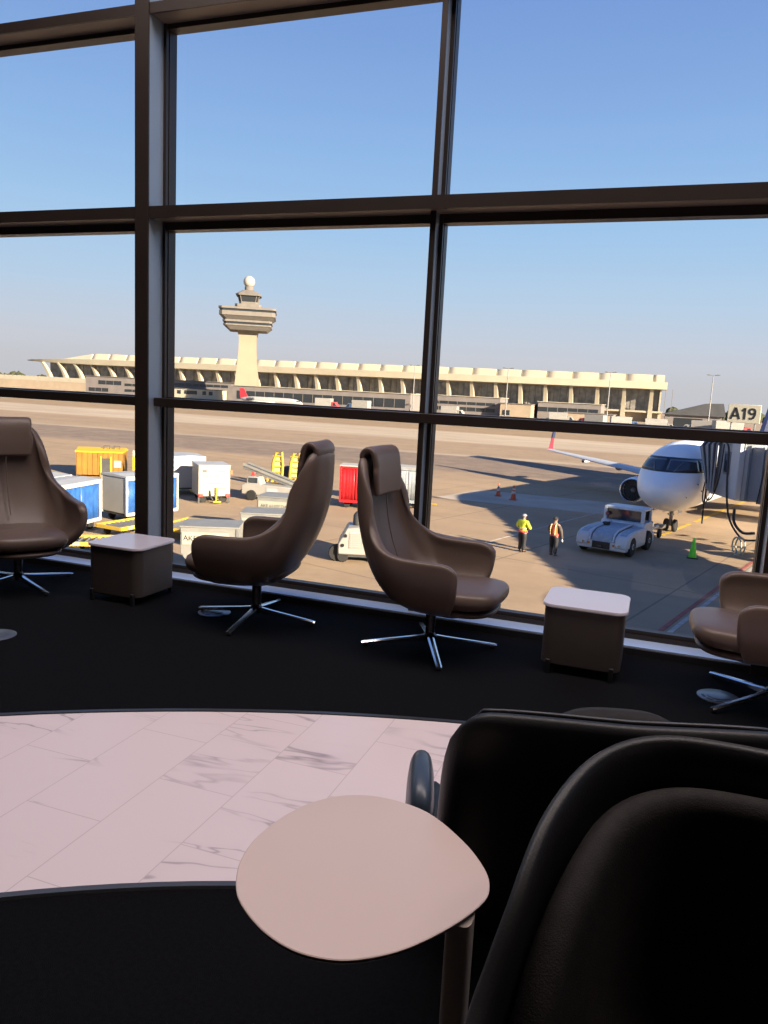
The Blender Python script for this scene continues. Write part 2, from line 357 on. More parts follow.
def lounge_chair(loc, rz, leg_rot, label, pillow=True):
    t = thing('swivel_armchair', label, 'armchair', loc, rz, LC); t.scale = (1, 1, .955)
    ctrl = [
     (0.00, [(-.375,0,1.120), (-.362,0,.80), (-.290,0,.535), (-.165,0,.350), (-.05,0,.272)]),
     (0.20, [(-.362,.158,1.112), (-.342,.185,.80), (-.250,.215,.53), (-.14,.155,.347), (-.03,0,.271)]),
     (0.28, [(-.342,.188,1.060), (-.310,.222,.78), (-.215,.255,.51), (-.115,.185,.343), (-.01,0,.270)]),
     (0.40, [(-.282,.226,.800), (-.232,.268,.64), (-.160,.282,.46), (-.08,.20,.338), (.03,0,.269)]),
     (0.50, [(-.195,.308,.672), (-.155,.320,.55), (-.105,.300,.43), (-.04,.215,.333), (.06,0,.268)]),
     (0.62, [(-.110,.332,.606), (-.095,.340,.52), (-.065,.310,.41), (-.01,.22,.328), (.09,0,.268)]),
     (0.80, [(.050,.338,.594), (.050,.343,.51), (.040,.315,.40), (.06,.222,.324), (.14,0,.268)]),
     (0.945, [(.198,.332,.590), (.212,.336,.50), (.205,.305,.40), (.16,.215,.320), (.20,0,.272)]),
     (1.00, [(.240,.328,.548), (.248,.331,.475), (.235,.302,.39), (.185,.205,.316), (.22,0,.276)])]
    cols = spread_cols(ctrl, 22)
    o, rings = grid_shell(cols, 14, 'shell', leather, t, 0.056, 1, 1.0)
    # seat cushion with a tapered front
    mb = MB(); cushion(mb, 0.085, 0, 0.325, 0.262, 0.300, 0.408, e=4.0, front=0.012)
    mb.build('seat_cushion', leather, t, subsurf=1)
    mb = MB(); cushion(mb, 0.11, 0, 0.27, 0.23, 0.262, 0.306, e=3.0, dome=0)
    mb.build('seat_pan', leather, t, subsurf=1)
    # headrest draped over the top of the back
    path = crv([(0,-.388,0,1.055), (.18,-.394,0,1.118), (.34,-.362,0,1.148), (.5,-.326,0,1.125), (.75,-.306,0,1.01), (1,-.300,0,.885)], 22)
    rows = []
    W = 0.178
    for k, p in enumerate(path):
        u = k/22; w = W*(0.94+0.06*math.sin(PI*min(1,u*1.4))) if u < .7 else W*(1-0.08*((u-.7)/.3)**2)
        rows.append([(p.x - 0.012*(1-(2*j/12-1)**2), w*(2*j/12-1), p.z) for j in range(13)])
    n = 13; mb = MB()
    mb.add([q for r in rows for q in r], [(i*n+j, i*n+j+1, (i+1)*n+j+1, (i+1)*n+j) for i in range(len(rows)-1) for j in range(n-1)])
    mb.build('headrest', leather, t, solid=0.034, subsurf=2, off=0.0)
    # seams on the inner back
    inner = [Vector((p.x+0.062, p.y, p.z)) for p in rings[22]]
    MB().tube(inner[2:9], 0.0035, 6).build('center_seam', leather, t, smooth=60)
    # pedestal
    MB().lathe([(.052,.262),(.052,.25),(.030,.235),(.027,.10),(.030,.085),(.040,.075),(.040,.045),(.030,.038)], 24).build('column', darkchrome, t, smooth=40)
    for k in range(4):
        a = leg_rot - rz + k*PI/2
        d = Vector((math.cos(a), math.sin(a), 0)); w = Vector((-d.y, d.x, 0)); z = Vector((0,0,1))
        rings2 = []
        for r, hw, zt, zb in ((.028,.020,.078,.044),(.10,.019,.066,.040),(.25,.017,.046,.024),(.372,.016,.030,.010),(.386,.013,.026,.012)):
            c = d*r
            rings2.append([c-w*hw+z*zb, c+w*hw+z*zb, c+w*hw+z*(zt-.006), c+w*hw*.45+z*zt, c-w*hw*.45+z*zt, c-w*hw+z*(zt-.006)])
        l = MB().loft(rings2).build('leg', chrome, t, smooth=25)
        c = d*.362
        MB().cyl((c.x,c.y,0.0),(c.x,c.y,.014), .014, .012, 14).build('glide', blackmetal, l, smooth=40)
    return t
R24 = rad(-24.0)
lounge_chair((-1.092, 4.00, 0), rad(-3.5), R24+rad(48), 'taupe leather swivel armchair facing right, standing directly left of the white-topped table nearest the tug')
lounge_chair((-2.205, 4.01, 0), rad(187), rad(0)+rad(5), 'dark taupe swivel armchair turned left, seen from its back side, beside the wide mullion')
lounge_chair((-3.96, 3.90, 0), rad(-33), rad(-19), 'taupe swivel armchair cut by the left picture edge, facing into the lounge')
lounge_chair((0.655, 3.98, 0), rad(182), rad(-48+0), 'tan swivel armchair seat and arms only, cut by the right picture edge')

# ------------------------------------------------------------------ cube side tables
def cube_table(x0, x1, y0, y1, label):
    cx, cy = (x0+x1)/2, (y0+y1)/2; hx, hy = (x1-x0)/2, (y1-y0)/2
    t = thing('cube_side_table', label, 'side table', (cx, cy, 0), 0, 'low cube tables by the window')
    def rr(hx, hy, r, n=7):
        pts = []
        for sx, sy, a0 in ((1,1,0),(-1,1,90),(-1,-1,180),(1,-1,270)):
            for k in range(n+1):
                a = rad(a0+90*k/n); pts.append((sx*(hx-r)+r*math.cos(a), sy*(hy-r)+r*math.sin(a)))
        return pts
    mb = MB(); P = rr(hx-.012, hy-.012, .058)
    mb.loft([[(a*.97,b*.97,.045) for a,b in P], [(a,b,.052) for a,b in P], [(a,b,.352) for a,b in P]])
    mb.build('body', sidebody_m, t, smooth=35)
    mb = MB(); P = rr(hx, hy, .065)
    mb.loft([[(a*.985,b*.985,.352) for a,b in P], [(a,b,.356) for a,b in P], [(a,b,.366) for a,b in P], [(a*.99,b*.99,.370) for a,b in P]])
    mb.build('top', sidetop_m, t, smooth=35)
    for sx in (-1, 1):
        for sy in (-1, 1):
            l = MB().boxm(sx*(hx-.055)-.012, sx*(hx-.055)+.012, sy*(hy-.010)-.012, sy*(hy-.010)+.010, 0.0, .075).build('leg', blackmetal, t, bevel=.003)
    return t
cube_table(-3.365, -2.945, 3.845, 4.265, 'low taupe cube table with white top, between two armchairs beside the wide mullion')
cube_table(-0.475, -0.045, 3.895, 4.315, 'low taupe cube table with white top, under the pane showing the white tug')

# ------------------------------------------------------------------ round outlet covers in the carpet
def outlet(x, y, label):
    t = thing('floor_outlet', label, 'floor outlet', (x, y, 0), 0, 'round floor outlet covers')
    MB().lathe([(.100,0),(.100,.003),(.094,.006),(.0,.006)], 36).build('cover_plate', outletm, t, smooth=30)
    MB().lathe([(.055,.006),(.055,.0085),(.050,.010),(.0,.010)], 28).build('lid', outletm, t, smooth=30)
    for k in range(3):
        a = rad(200+35*k); p = Vector((.075*math.cos(a), .075*math.sin(a), .0068))
        MB().box(p, (.030,.012,.002), a+PI/2).build('slot', blackmetal, t)
outlet(-2.485, 3.985, 'round metal floor outlet beside the left-facing dark armchair')
outlet(0.415, 3.955, 'round metal floor outlet under the armchair at the right edge')
outlet(-3.26, 3.05, 'round metal floor outlet at the left picture edge below the armchair')

# ------------------------------------------------------------------ round-cornered laptop table
def closed_curve(P, n):
    k = len(P); out = []
    for i in range(k):
        p0, p1, p2, p3 = [Vector((*P[(i+d) % k], 0)) for d in (-1,0,1,2)]
        for j in range(n):
            u = j/n
            out.append(0.5*((2*p1)+(p2-p0)*u+(2*p0-5*p1+4*p2-p3)*u*u+(3*p1-p0-3*p2+p3)*u**3))
    return out
t = thing('pebble_side_table', 'large pale pebble-shaped side table on one post, beside the black tub chairs', 'side table', (-0.405, 1.106, 0))
OUT = closed_curve([(-.165,-.114),(-.191,-.057),(-.201,.015),(-.188,.102),(-.158,.172),(-.106,.223),(-.035,.244),(.057,.229),(.144,.164),(.197,.101),(.218,.052),(.216,.006),(.184,-.066),(.135,-.138),(.084,-.183),(.037,-.204),(-.018,-.207),(-.077,-.188),(-.133,-.151)], 5)
def ringz(s, z): return [(p.x*s, p.y*s, z) for p in OUT]
MB().loft([ringz(.985,.5965), ringz(1.0,.598), ringz(1.0,.5995), ringz(.992,.6005)]).build('top', tabletop_m, t, smooth=30)
MB().loft([ringz(.965,.588), ringz(.985,.592), ringz(.990,.5965)]).build('edge_band', tabletop_edge, t, smooth=30)
mb = MB(); px, py = .188, -.022
sec = [(px+.021*math.copysign(abs(math.cos(a))**.6, math.cos(a)), py+.026*math.copysign(abs(math.sin(a))**.6, math.sin(a))) for a in [2*PI*k/24 for k in range(24)]]
mb.loft([[(a,b,.012) for a,b in sec], [(a,b,.589) for a,b in sec]]).build('post', postm, t, smooth=35)
MB().loft([ringz(.80,.0), ringz(.80,.008), ringz(.78,.012)]).build('base_plate', postm, t, smooth=35)

# ------------------------------------------------------------------ black tub chairs in front
TG = 'black tub chairs in front'
def tub_legs(t, h, r):
    for sx in (-1, 1):
        for sy in (-1, 1):
            MB().cyl((sx*r*.95, sy*r, 0), (sx*r*.6, sy*r*.65, h), .012, .017, 14).build('leg', blackmetal, t, smooth=40)
t = thing('tub_chair', 'low black tub chair seen from behind, its sky-tinted arm beyond the pebble table', 'armchair', (-0.075, 1.905, 0), rad(106.5), TG)
ctrl = [
 (0.00, [(-.300,0,.745), (-.300,0,.60), (-.270,0,.34), (-.180,0,.13), (-.05,0,.09)]),
 (0.24, [(-.290,.260,.746), (-.295,.275,.60), (-.265,.275,.34), (-.17,.20,.13), (-.03,0,.09)]),
 (0.32, [(-.270,.322,.728), (-.278,.340,.59), (-.245,.330,.32), (-.155,.22,.13), (.0,0,.09)]),
 (0.40, [(-.245,.345,.640), (-.250,.355,.53), (-.215,.345,.30), (-.13,.23,.13), (.03,0,.09)]),
 (0.52, [(-.200,.345,.400), (-.200,.350,.36), (-.150,.345,.26), (-.07,.24,.13), (.06,0,.09)]),
 (0.75, [(.050,.360,.300), (.055,.360,.28), (.055,.350,.22), (.06,.25,.13), (.12,0,.09)]),
 (0.93, [(.200,.360,.280), (.225,.360,.26), (.220,.350,.21), (.19,.25,.13), (.2,0,.09)]),
 (1.00, [(.235,.355,.27), (.255,.355,.25), (.250,.340,.20), (.21,.24,.13), (.22,0,.09)])]
o, rings = grid_shell(spread_cols(ctrl, 20), 12, 'shell', blackleather, t, 0.040, 1, 1.0)
rim = [Vector((r[0].x+.003, r[0].y*.995, r[0].z-.006)) for r in rings]
MB().tube(rim, .005, 8).build('piping', piping, t, smooth=60)
mb = MB(); cushion(mb, 0.03, 0, 0.27, 0.33, 0.30, 0.43, e=4); mb.build('seat_cushion', blackfabric, t, subsurf=1)
prof = [(-.265,-.27)]
mb = MB(); n = 24
def arch(x, s):
    out = []
    for k in range(n+1):
        u = -1+2*k/n; out.append((x, u*.235*s, .39 + (.338*s)*(1-abs(u)**3.2)**.5))
    return out + [(x, .235*s, .36), (x, -.235*s, .36)]
mb.loft([arch(-.262,.93), arch(-.245,.985), arch(-.21,1.0), arch(-.175,.975), arch(-.16,.9)])
mb.build('back_cushion', blackfabric, t, smooth=50)
# padded arm on the viewer's left
def armpad(sy):
    rs = []
    for u, hw, hz in ((0,.02,.05),(.06,.034,.085),(.3,.040,.10),(.7,.040,.10),(.94,.034,.085),(1,.02,.05)):
        x = -.05+.31*u; y = sy*(.415-.0*u)
        rs.append([(x, y+sy*.012+hw*math.copysign(abs(math.cos(a))**.7, math.cos(a)), .285+1.25*hz*math.copysign(abs(math.sin(a))**.7, math.sin(a))) for a in [2*PI*k/20 for k in range(20)]])
    return MB().loft(rs)
for sy in (-1, 1): o = armpad(sy).build('arm_pad', skyarm, t, subsurf=1); o['label'] = 'padded black arm tinted with sky sheen'
tub_legs(t, .12, .25)

t = thing('tub_chair', 'near black tub chair facing the viewer, with padded inner back, at the lower right corner', 'armchair', (0.292, 0.965, 0), rad(-95), TG)
def wrap(R, dz, flare, bot):
    out = []
    for tt, (x, y, z) in R:
        k = 1-flare
        out.append((tt, [(x, y, z), (x*.985, y*.99, z-(z-bot)*.38), (x*.87, y*.93, z-(z-bot)*.74), (x*.6+.02, y*.66, bot+.02), (x*.3+.05, 0, bot)]))
    return out
Rs = [(0,(-.330,0,.860)),(.22,(-.326,.15,.862)),(.36,(-.300,.262,.860)),(.5,(-.205,.340,.848)),(.62,(-.065,.380,.806)),(.75,(.06,.392,.735)),(.88,(.155,.408,.640)),(1,(.26,.400,.560))]
grid_shell(spread_cols(wrap(Rs, 0, 0, .30), 22), 12, 'shell', blackleather, t, 0.030, 1, 1.0)
Ri = [(0,(-.262,0,.802)),(.22,(-.257,.13,.802)),(.36,(-.232,.220,.799)),(.5,(-.145,.288,.782)),(.62,(-.02,.318,.735)),(.75,(.07,.334,.66)),(.88,(.14,.338,.56)),(1,(.22,.325,.475))]
grid_shell(spread_cols(wrap(Ri, 0, 0, .34), 22), 12, 'back_cushion', blackfabric, t, 0.055, 1, 1.0)
mb = MB(); cushion(mb, 0.06, 0, 0.24, 0.245, 0.36, 0.46, e=4); mb.build('seat_cushion', blackfabric, t, subsurf=1)
tub_legs(t, .31, .27)

# ------------------------------------------------------------------ the airfield ground
def ground_mat():
    m = bpy.data.materials.new('airfield_ground'); m.use_nodes = True
    nt = m.node_tree; L = nt.links; b = nt.nodes['Principled BSDF']
    tc = nt.nodes.new('ShaderNodeTexCoord'); sp = nt.nodes.new('ShaderNodeSeparateXYZ'); L.new(tc.outputs['Object'], sp.inputs[0])
    n1 = nt.nodes.new('ShaderNodeTexNoise'); n1.inputs['Scale'].default_value = 0.05; n1.inputs['Detail'].default_value = 5; L.new(tc.outputs['Object'], n1.inputs['Vector'])
    y = node_math(nt, 'ADD', sp.outputs['Y'], node_math(nt, 'MULTIPLY', node_math(nt, 'SUBTRACT', n1.outputs['Fac'], 0.5), 3.0))
    # bands across the field: apron, dark taxiway, pale line, shoulder, concrete taxiway, dry grass
    t = node_math(nt, 'DIVIDE', y, 400.0)
    r = nt.nodes.new('ShaderNodeValToRGB'); L.new(t, r.inputs['Fac'])
    apron = (.36,.262,.165)
    bands = [(0, apron), (69, apron), (72, (.20,.155,.125)), (89.2, (.195,.150,.122)), (89.8, (.42,.35,.26)), (92, (.40,.33,.24)), (92.8, (.33,.245,.16)), (118, (.34,.25,.165)), (119.5, (.48,.40,.295)), (152, (.50,.42,.31)), (154, (.31,.215,.125)), (190, (.30,.22,.12)), (200, (.38,.30,.20)), (400, (.36,.29,.20))]
    el = r.color_ramp.elements
    while len(el) < len(bands): el.new(0.5)
    for e, (p, c) in zip(el, bands): e.position = p/400.0; e.color = (*c, 1)
    # stains and patches
    mp = nt.nodes.new('ShaderNodeMapping'); mp.inputs['Scale'].default_value = (0.055, 0.20, 1); mp.inputs['Rotation'].default_value = (0,0,rad(-6)); L.new(tc.outputs['Object'], mp.inputs[0])
    n2 = nt.nodes.new('ShaderNodeTexNoise'); n2.inputs['Scale'].default_value = 1.0; n2.inputs['Detail'].default_value = 7; n2.inputs['Roughness'].default_value = .62; L.new(mp.outputs[0], n2.inputs['Vector'])
    s = node_math(nt, 'MULTIPLY', node_math(nt, 'SUBTRACT', n2.outputs['Fac'], 0.40), 3.2, True)
    c = node_mix(nt, node_math(nt, 'MULTIPLY', node_math(nt, 'SUBTRACT', 1.0, s), 0.36), r.outputs['Color'], (.15,.115,.09))
    n3 = nt.nodes.new('ShaderNodeTexNoise'); n3.inputs['Scale'].default_value = 0.5; n3.inputs['Detail'].default_value = 8; n3.inputs['Roughness'].default_value = .7; L.new(tc.outputs['Object'], n3.inputs['Vector'])
    c = node_mix(nt, node_math(nt, 'MULTIPLY', node_math(nt, 'SUBTRACT', n3.outputs['Fac'], 0.40), 1.2, True), c, (.42,.32,.205))
    # concrete slab joints
    rot = nt.nodes.new('ShaderNodeMapping'); rot.inputs['Rotation'].default_value = (0,0,rad(16.5)); L.new(tc.outputs['Object'], rot.inputs[0])
    br = nt.nodes.new('ShaderNodeTexBrick'); br.offset = 0.0; br.inputs['Scale'].default_value = 1.0; br.inputs['Brick Width'].default_value = 7.6; br.inputs['Row Height'].default_value = 7.6; br.inputs['Mortar Size'].default_value = 0.05; br.inputs['Mortar Smooth'].default_value = .3
    L.new(rot.outputs[0], br.inputs['Vector'])
    near = node_math(nt, 'LESS_THAN', sp.outputs['Y'], 69.0)
    c = node_mix(nt, node_math(nt, 'MULTIPLY', node_math(nt, 'MULTIPLY', br.outputs['Fac'], 0.5), near), c, (.10,.085,.075))
    L.new(c, b.inputs['Base Color']); b.inputs['Roughness'].default_value = 0.9; b.inputs['Specular IOR Level'].default_value = 0.15
    return m
o = struct('ground', MB().boxm(-1100, 900, 4.70, 1100, G-0.3, G), ground_mat()); tag(o, 'sunlit concrete apron and taxiways outside the window', 'ground')
# painted lines (all follow the stand's lead-in line)
PA = Vector((.28, .96, 0)).normalized(); PL = Vector((-PA.y, PA.x, 0))
paint_w = mat('white_paint_line', (.42,.39,.35), .8, var=.35, scale=3)
paint_y = mat('yellow_paint_line', (.50,.33,.03), .8, var=.3, scale=3)
paint_r = mat('red_paint_line', (.33,.09,.07), .8, var=.35, scale=3)
pale_c = mat('pale_concrete_slab', (.40,.34,.27), .9, var=.18, scale=.5)
LN = [0]
def line(p, a0, a1, w, m, lab):
    LN[0] += 1
    p = Vector((*p, 0)); q = [p + PA*a0 - PL*w/2, p + PA*a1 - PL*w/2, p + PA*a1 + PL*w/2, p + PA*a0 + PL*w/2]
    mb = MB(); mb.loft([[(a.x,a.y,G+.004) for a in q], [(a.x,a.y,G+.012) for a in q]])
    return tag(struct('ground_marking', mb, m), lab, 'ground marking')
line((1.35, 46.4), -2.0, 4.0, .22, paint_y, 'short yellow dash of the lead-in line behind the nose wheel')
line((1.35, 46.4), 5.0, 70, .22, paint_y, 'long yellow lead-in line under the airliner')
line((-7.5, 36.3), -9, 22, .10, paint_w, 'white line passing the ground worker in yellow')
line((.71, 25.0), -8, 60, .16, paint_r, 'red line of the stand edge right of the green cone')
line((.99, 24.95), -8, 60, .16, paint_w, 'white line beside the red stand edge line')
q = [(-14.2,51.2),(-12.6,57.8),(-1.2,57.3),(-2.0,50.8)]
tag(struct('ground_marking', MB().loft([[(a,b,G+.001) for a,b in q], [(a,b,G+.003) for a,b in q]]), pale_c), 'pale concrete strip in front of the two orange cones', 'concrete strip')

# ------------------------------------------------------------------ far terminal, tower, low buildings
cream = mat('cream_concrete', (.38,.34,.255), .8, var=.08, scale=.2)
cream2 = mat('cream_roof_panel', (.41,.37,.28), .7, var=.08, scale=.15)
towerm = mat('tower_concrete', (.245,.205,.145), .85, var=.05, scale=.2)
greyc = mat('grey_concrete', (.15,.135,.118), .85, var=.15, scale=.4)
darkglass = mat('dark_window_glass', (.030,.036,.042), .15, .2)
facadeglass = mat('facade_glass', (.27,.26,.235), .25, .2, var=.4, scale=.4)
greywall = mat('grey_cladding', (.18,.16,.15), .85, var=.12, scale=.3)
tanwall = mat('tan_wall', (.32,.255,.18), .85, var=.1, scale=.3)
darkroof = mat('dark_roof', (.055,.058,.065), .7, var=.2, scale=.3)
whitep = mat('white_vehicle_paint', (.29,.28,.255), .45, var=.10, scale=1.5)
steelgrey = mat('galvanised_steel', (.22,.22,.22), .5, .4, var=.15, scale=3)
TX = [-4.1 - 12.32*k for k in range(30)]
t = thing('terminal_building', 'long cream airport terminal with sweeping roof and row of tapered columns behind the tower', 'building', (-180, 385, G))
def W(x, y, z): return (x+180, y-385, z-G)      # world -> local
mb = MB()
# eave slab: leaning fascia, upturned edge, long prow at the far end
prof = [(378.0,13.2),(377.4,13.0),(378.2,9.9),(388,9.6),(402,12.5),(402,13.6)]
rings = []
for x, k in ((-378,.05),(-372,.35),(-350,.75),(-320,1),(-160,1),(2.0,1),(2.4,.97)):
    rings.append([W(x, y + (1-k)*6*(1 if y<390 else -1)*1.0, 11.0 + (z-11.0)*max(k,.12)) for y, z in prof])
mb.loft(rings); mb.build('eave_roof', cream2, t, smooth=30)
for k in range(-1, 26):
    x1 = -4.1 - 12.32*k - .0; x0 = x1 - 12.32
    if k == -1: x1 = 1.0; x0 = -4.1
    z0, z1 = 13.0, 16.5
    mb = MB(); n = 10; A = []; B = []
    # barrel-ended roof bay: arched front with a recessed right flank
    xs = [x0 + (x1-x0)*i/n for i in range(n+1)]
    def zt(i): return z1 - .15*(abs(2*i/n-1)**2)
    front = [W(x, 379.2 + 2.2*max(0, (.24-i/n)/.24)**1.2, zt(i)) for i, x in enumerate(xs)]
    base = [W(x, 377.9 + .9*max(0, (.24-i/n)/.24), z0) for i, x in enumerate(xs)]
    back = [W(x, 402, zt(i)-1.0) for i, x in enumerate(xs)]
    bb = [W(x, 402, z0) for x in xs]
    mb.loft([base, front, back, bb, base], closed=False)
    mb.add([base[0], front[0], back[0], bb[0]], [(0,1,2,3)]); mb.add([base[-1], front[-1], back[-1], bb[-1]], [(0,1,2,3)])
    mb.build('roof_bay', cream2, t, smooth=25)
mb = MB(); mb.loft([[W(-324.4,378.2,13.0),W(-324.4,402,13.0),W(-324.4,402,15.5),W(-324.4,379.6,16.2)], [W(-347,380,12.6),W(-347,400,12.6),W(-347,399,12.7),W(-347,381,12.7)]]); mb.build('roof_ramp', cream2, t)
for x in TX:
    rs = []
    for u in range(9):
        v = u/8; z = G + (10.4-G)*v; y = 385.5 - 5.5*v**2.0; w = 1.15 - .42*v; d = 1.7 - .7*v
        if x < -270: y -= 0; xx = x - 2.6*v**2 + 1.2
        else: xx = x
        rs.append([W(xx-w,y-d,z), W(xx+w,y-d,z), W(xx+w,y+d,z), W(xx-w,y+d,z)])
    MB().loft(rs).build('column', cream, t)
mb = MB()
mb.boxm(*[q for q in (-366+180, .2+180)], 5.0, 6.0, 0.2, 16.0); mb.build('glass_wall', facadeglass, t)
for x in [a + 6.16 for a in TX] + [a + 3.08 for a in TX] + [a + 9.24 for a in TX]:
    if len([c for c in t.children if c.name.startswith('glazing_bar')]) < 95:
        MB().boxm(x+180-.12, x+180+.12, 4.8, 5.05, 5, 15.8).build('glazing_bar', greyc, t)
MB().boxm(-370+180, 1+180, 2.0, 18, 0, 4.9).build('base_storey', tanwall, t)
MB().boxm(-374+180, 1.5+180, -1.2, 2.0, 4.4, 5.3).build('gallery', cream, t)
MB().boxm(-.5+180, 0.2+180, 0, 17, 0.2, 16.0).build('end_wall', cream, t)

t = thing('control_tower', 'tall air traffic control tower with cream shaft, grey stepped decks and white radar ball', 'tower', (-172.4, 300.0, G), rad(27)); t.scale = (.90, .90, .914)
def sq(h, z, ch=0.0):
    if ch <= 0: return [(-h,-h,z),(h,-h,z),(h,h,z),(-h,h,z)]
    c = h*ch; return [(-h+c,-h,z),(h-c,-h,z),(h,-h+c,z),(h,h-c,z),(h-c,h,z),(-h+c,h,z),(-h,h-c,z),(-h,-h+c,z)]
Z = lambda w: w - G
mb = MB(); mb.loft([sq(6.1,0), sq(5.6,Z(4)), sq(4.7,Z(12)), sq(4.15,Z(20)), sq(4.1,Z(25)), sq(4.9,Z(28.0)), sq(6.2,Z(29.6))]); mb.build('shaft', towerm, t, smooth=20)
def deck(name, h, z0, z1, ch=.12):
    MB().loft([sq(h*.80,Z(z0-1.6),ch), sq(h*.95,Z(z0),ch), sq(h*.99,Z(z0+.3),ch), sq(h*.99,Z(z1-1.9),ch)]).build(name, greyc, t)
    MB().loft([sq(h*.965,Z(z1-1.9),ch), sq(h*.97,Z(z1-.9),ch)]).build(name+'_window', darkglass, t)
    MB().loft([sq(h*1.01,Z(z1-.9),ch), sq(h*1.01,Z(z1),ch), sq(h*.9,Z(z1+.05),ch)]).build(name+'_parapet', greyc, t)
deck('lower_deck', 11.4, 29.8, 32.6)
deck('upper_deck', 13.2, 34.2, 38.3)
MB().loft([sq(7.2,Z(32.6)), sq(7.2,Z(34.0))]).build('recess', darkglass, t)
MB().loft([sq(6.0,Z(38.3),.2), sq(6.3,Z(39.2),.2), sq(6.3,Z(40.4),.2)]).build('cab_gallery', greyc, t)
MB().loft([sq(4.4,Z(40.4),.25), sq(4.5,Z(41.6),.25)]).build('cab_base', greyc, t)
MB().loft([sq(4.3,Z(41.6),.25), sq(5.0,Z(44.4),.25)]).build('cab_glazing', darkglass, t)
for k in range(8):
    P0, P1 = sq(4.36,Z(41.6),.25)[k], sq(5.08,Z(44.4),.25)[k]
    MB().cyl(P0, P1, .22, .22, 6).build('cab_mullion', greyc, t)
MB().loft([sq(5.9,Z(44.4),.25), sq(6.1,Z(45.0),.25), sq(3.0,Z(46.9),.25), sq(2.2,Z(47.2),.25)]).build('cab_roof', greyc, t)
MB().lathe([(2.1,Z(47.0)),(2.1,Z(48.9))], 16).build('radome_neck', greyc, t, smooth=40)
MB().sphere((0,0,Z(51.2)), 2.75, 24, 14).build('radome', mat('white_radome', (.33,.31,.27), .6), t, smooth=60)

def building(label, x0, x1, y0, y1, h, m, wins=(), roofm=None, lip=.25, name='low_building'):
    cx, cy = (x0+x1)/2, (y0+y1)/2
    t = thing(name, label, 'building', (cx, cy, G))
    hx, hy = (x1-x0)/2, (y1-y0)/2
    MB().boxm(-hx, hx, -hy, hy, 0, h).build('wall', m, t)
    MB().boxm(-hx-.4, hx+.4, -hy-.4, hy+.4, h, h+lip).build('roof', roofm or greyc, t)
    for (a, b, z0, z1) in wins:
        f = MB().boxm(a-cx, b-cx, -hy-.10, -hy+.1, z0, z1).build('window', darkglass, t)
        n = max(1, int((b-a)/4)); mb = MB()
        for k in range(1, n): mb.boxm(a-cx+(b-a)*k/n-.1, a-cx+(b-a)*k/n+.1, -hy-.16, -hy-.05, z0, z1)
        if n > 1: mb.build('mullion', greyc, f)
    return t
building('grey block with dark windows in front of the terminal, left of the wide mullion', -276, -234, 318, 330, 8.4, greywall, [(-268,-254,4.6,6.6),(-274,-262,1.0,2.8),(-252,-243,4.4,5.6),(-252,-243,1.6,2.8)])
building('grey low block behind the cream lounge wing, right of the wide mullion', -232, -191, 323, 331, 8.4, greywall, [(-228,-196,6.0,7.2)])
b = building('cream fronted wing with square dark windows under the tower', -228, -196, 312, 321.8, 4.6, mat('cream_panel', (.40,.37,.28), .7, var=.06, scale=.3), [(-225,-221,2.2,3.9),(-217,-215,2.2,3.9),(-213,-206,2.2,3.9),(-203,-201,2.2,3.9),(-199.5,-197.5,2.2,3.9)])
building('long dark glazed pier with pale roof at the foot of the tower', -160.5, -86, 268, 286, 7.3, greywall, [(-158.5,-88,2.2,5.4)], cream)
building('dark glazed pier behind the slim mullion', -98, -62, 314, 331, 7.6, greywall, [(-96,-64,1.6,3.2),(-96,-64,4.2,5.4)], cream)
building('tan walled block right of the slim mullion', -61, -48.5, 310, 330, 5.6, tanwall, [(-60,-57,1.0,3.0)])
building('low dark glazed building below the terminal columns', -47, -22, 318, 340, 7.0, greywall, [(-47,-23,3.2,5.0)], cream)
building('tan low block at the near end of the terminal', -34, -16, 300, 316, 3.4, tanwall, [(-24,-20,1.2,2.4)])
# hangar with a dark sloping roof near the sign
t = thing('hangar', 'distant hangar with a dark sloping roof left of the A19 sign', 'building', (11, 285, G))
MB().boxm(-9, 9, -6, 8, 0, 5.0).build('wall', greywall, t)
MB().prism([(-10,5.0),(10,5.0),(9,9.4),(4,9.2)], -7, 9, 'y').build('roof', darkroof, t)
MB().boxm(-6, 3, -6.1, -5.9, .5, 4.0).build('door', darkglass, t)
# pale retaining wall and embankment left of the terminal
o = struct('wall_embankment', MB().boxm(-470, -283, 345, 352, G, G+4.6), tanwall); tag(o, 'tan retaining wall at the far left of the terminal', 'wall')
o = struct('wall_embankment_upper', MB().boxm(-520, -283, 362, 366, G, G+7.0), cream); tag(o, 'cream parapet wall above the tan retaining wall', 'wall')
# trees on the horizon
leaf = mat('dull_green_foliage', (.055,.060,.030), .95, var=.4, scale=.5)
def treeline(label, x0, x1, y, h, n, step):
    mb = MB(); k = 0
    x = x0
    while x < x1:
        r = h*(.5+.5*random.random()); 
        rings = []
        cx, cy, cz = x, y+random.uniform(-15,15), G+r*.55
        mb2 = MB().sphere((0,0,0), r, 9, 6, (1.3,1,1))
        mb2.v = [Vector((v.x*(1+.25*random.uniform(-1,1))+cx, v.y+cy, v.z*(1+.25*random.uniform(-1,1))+cz)) for v in mb2.v]
        mb.add(mb2.v, mb2.f); x += step*random.uniform(.6,1.2)
    o = mb.build('treeline', leaf); return tag(o, label, 'trees', kind='stuff')
treeline('dull green trees on the horizon left of the terminal', -640, -390, 470, 6.0, 0, 6)
treeline('low dark trees on the horizon right of the terminal', 10, 330, 640, 6.0, 0, 7)
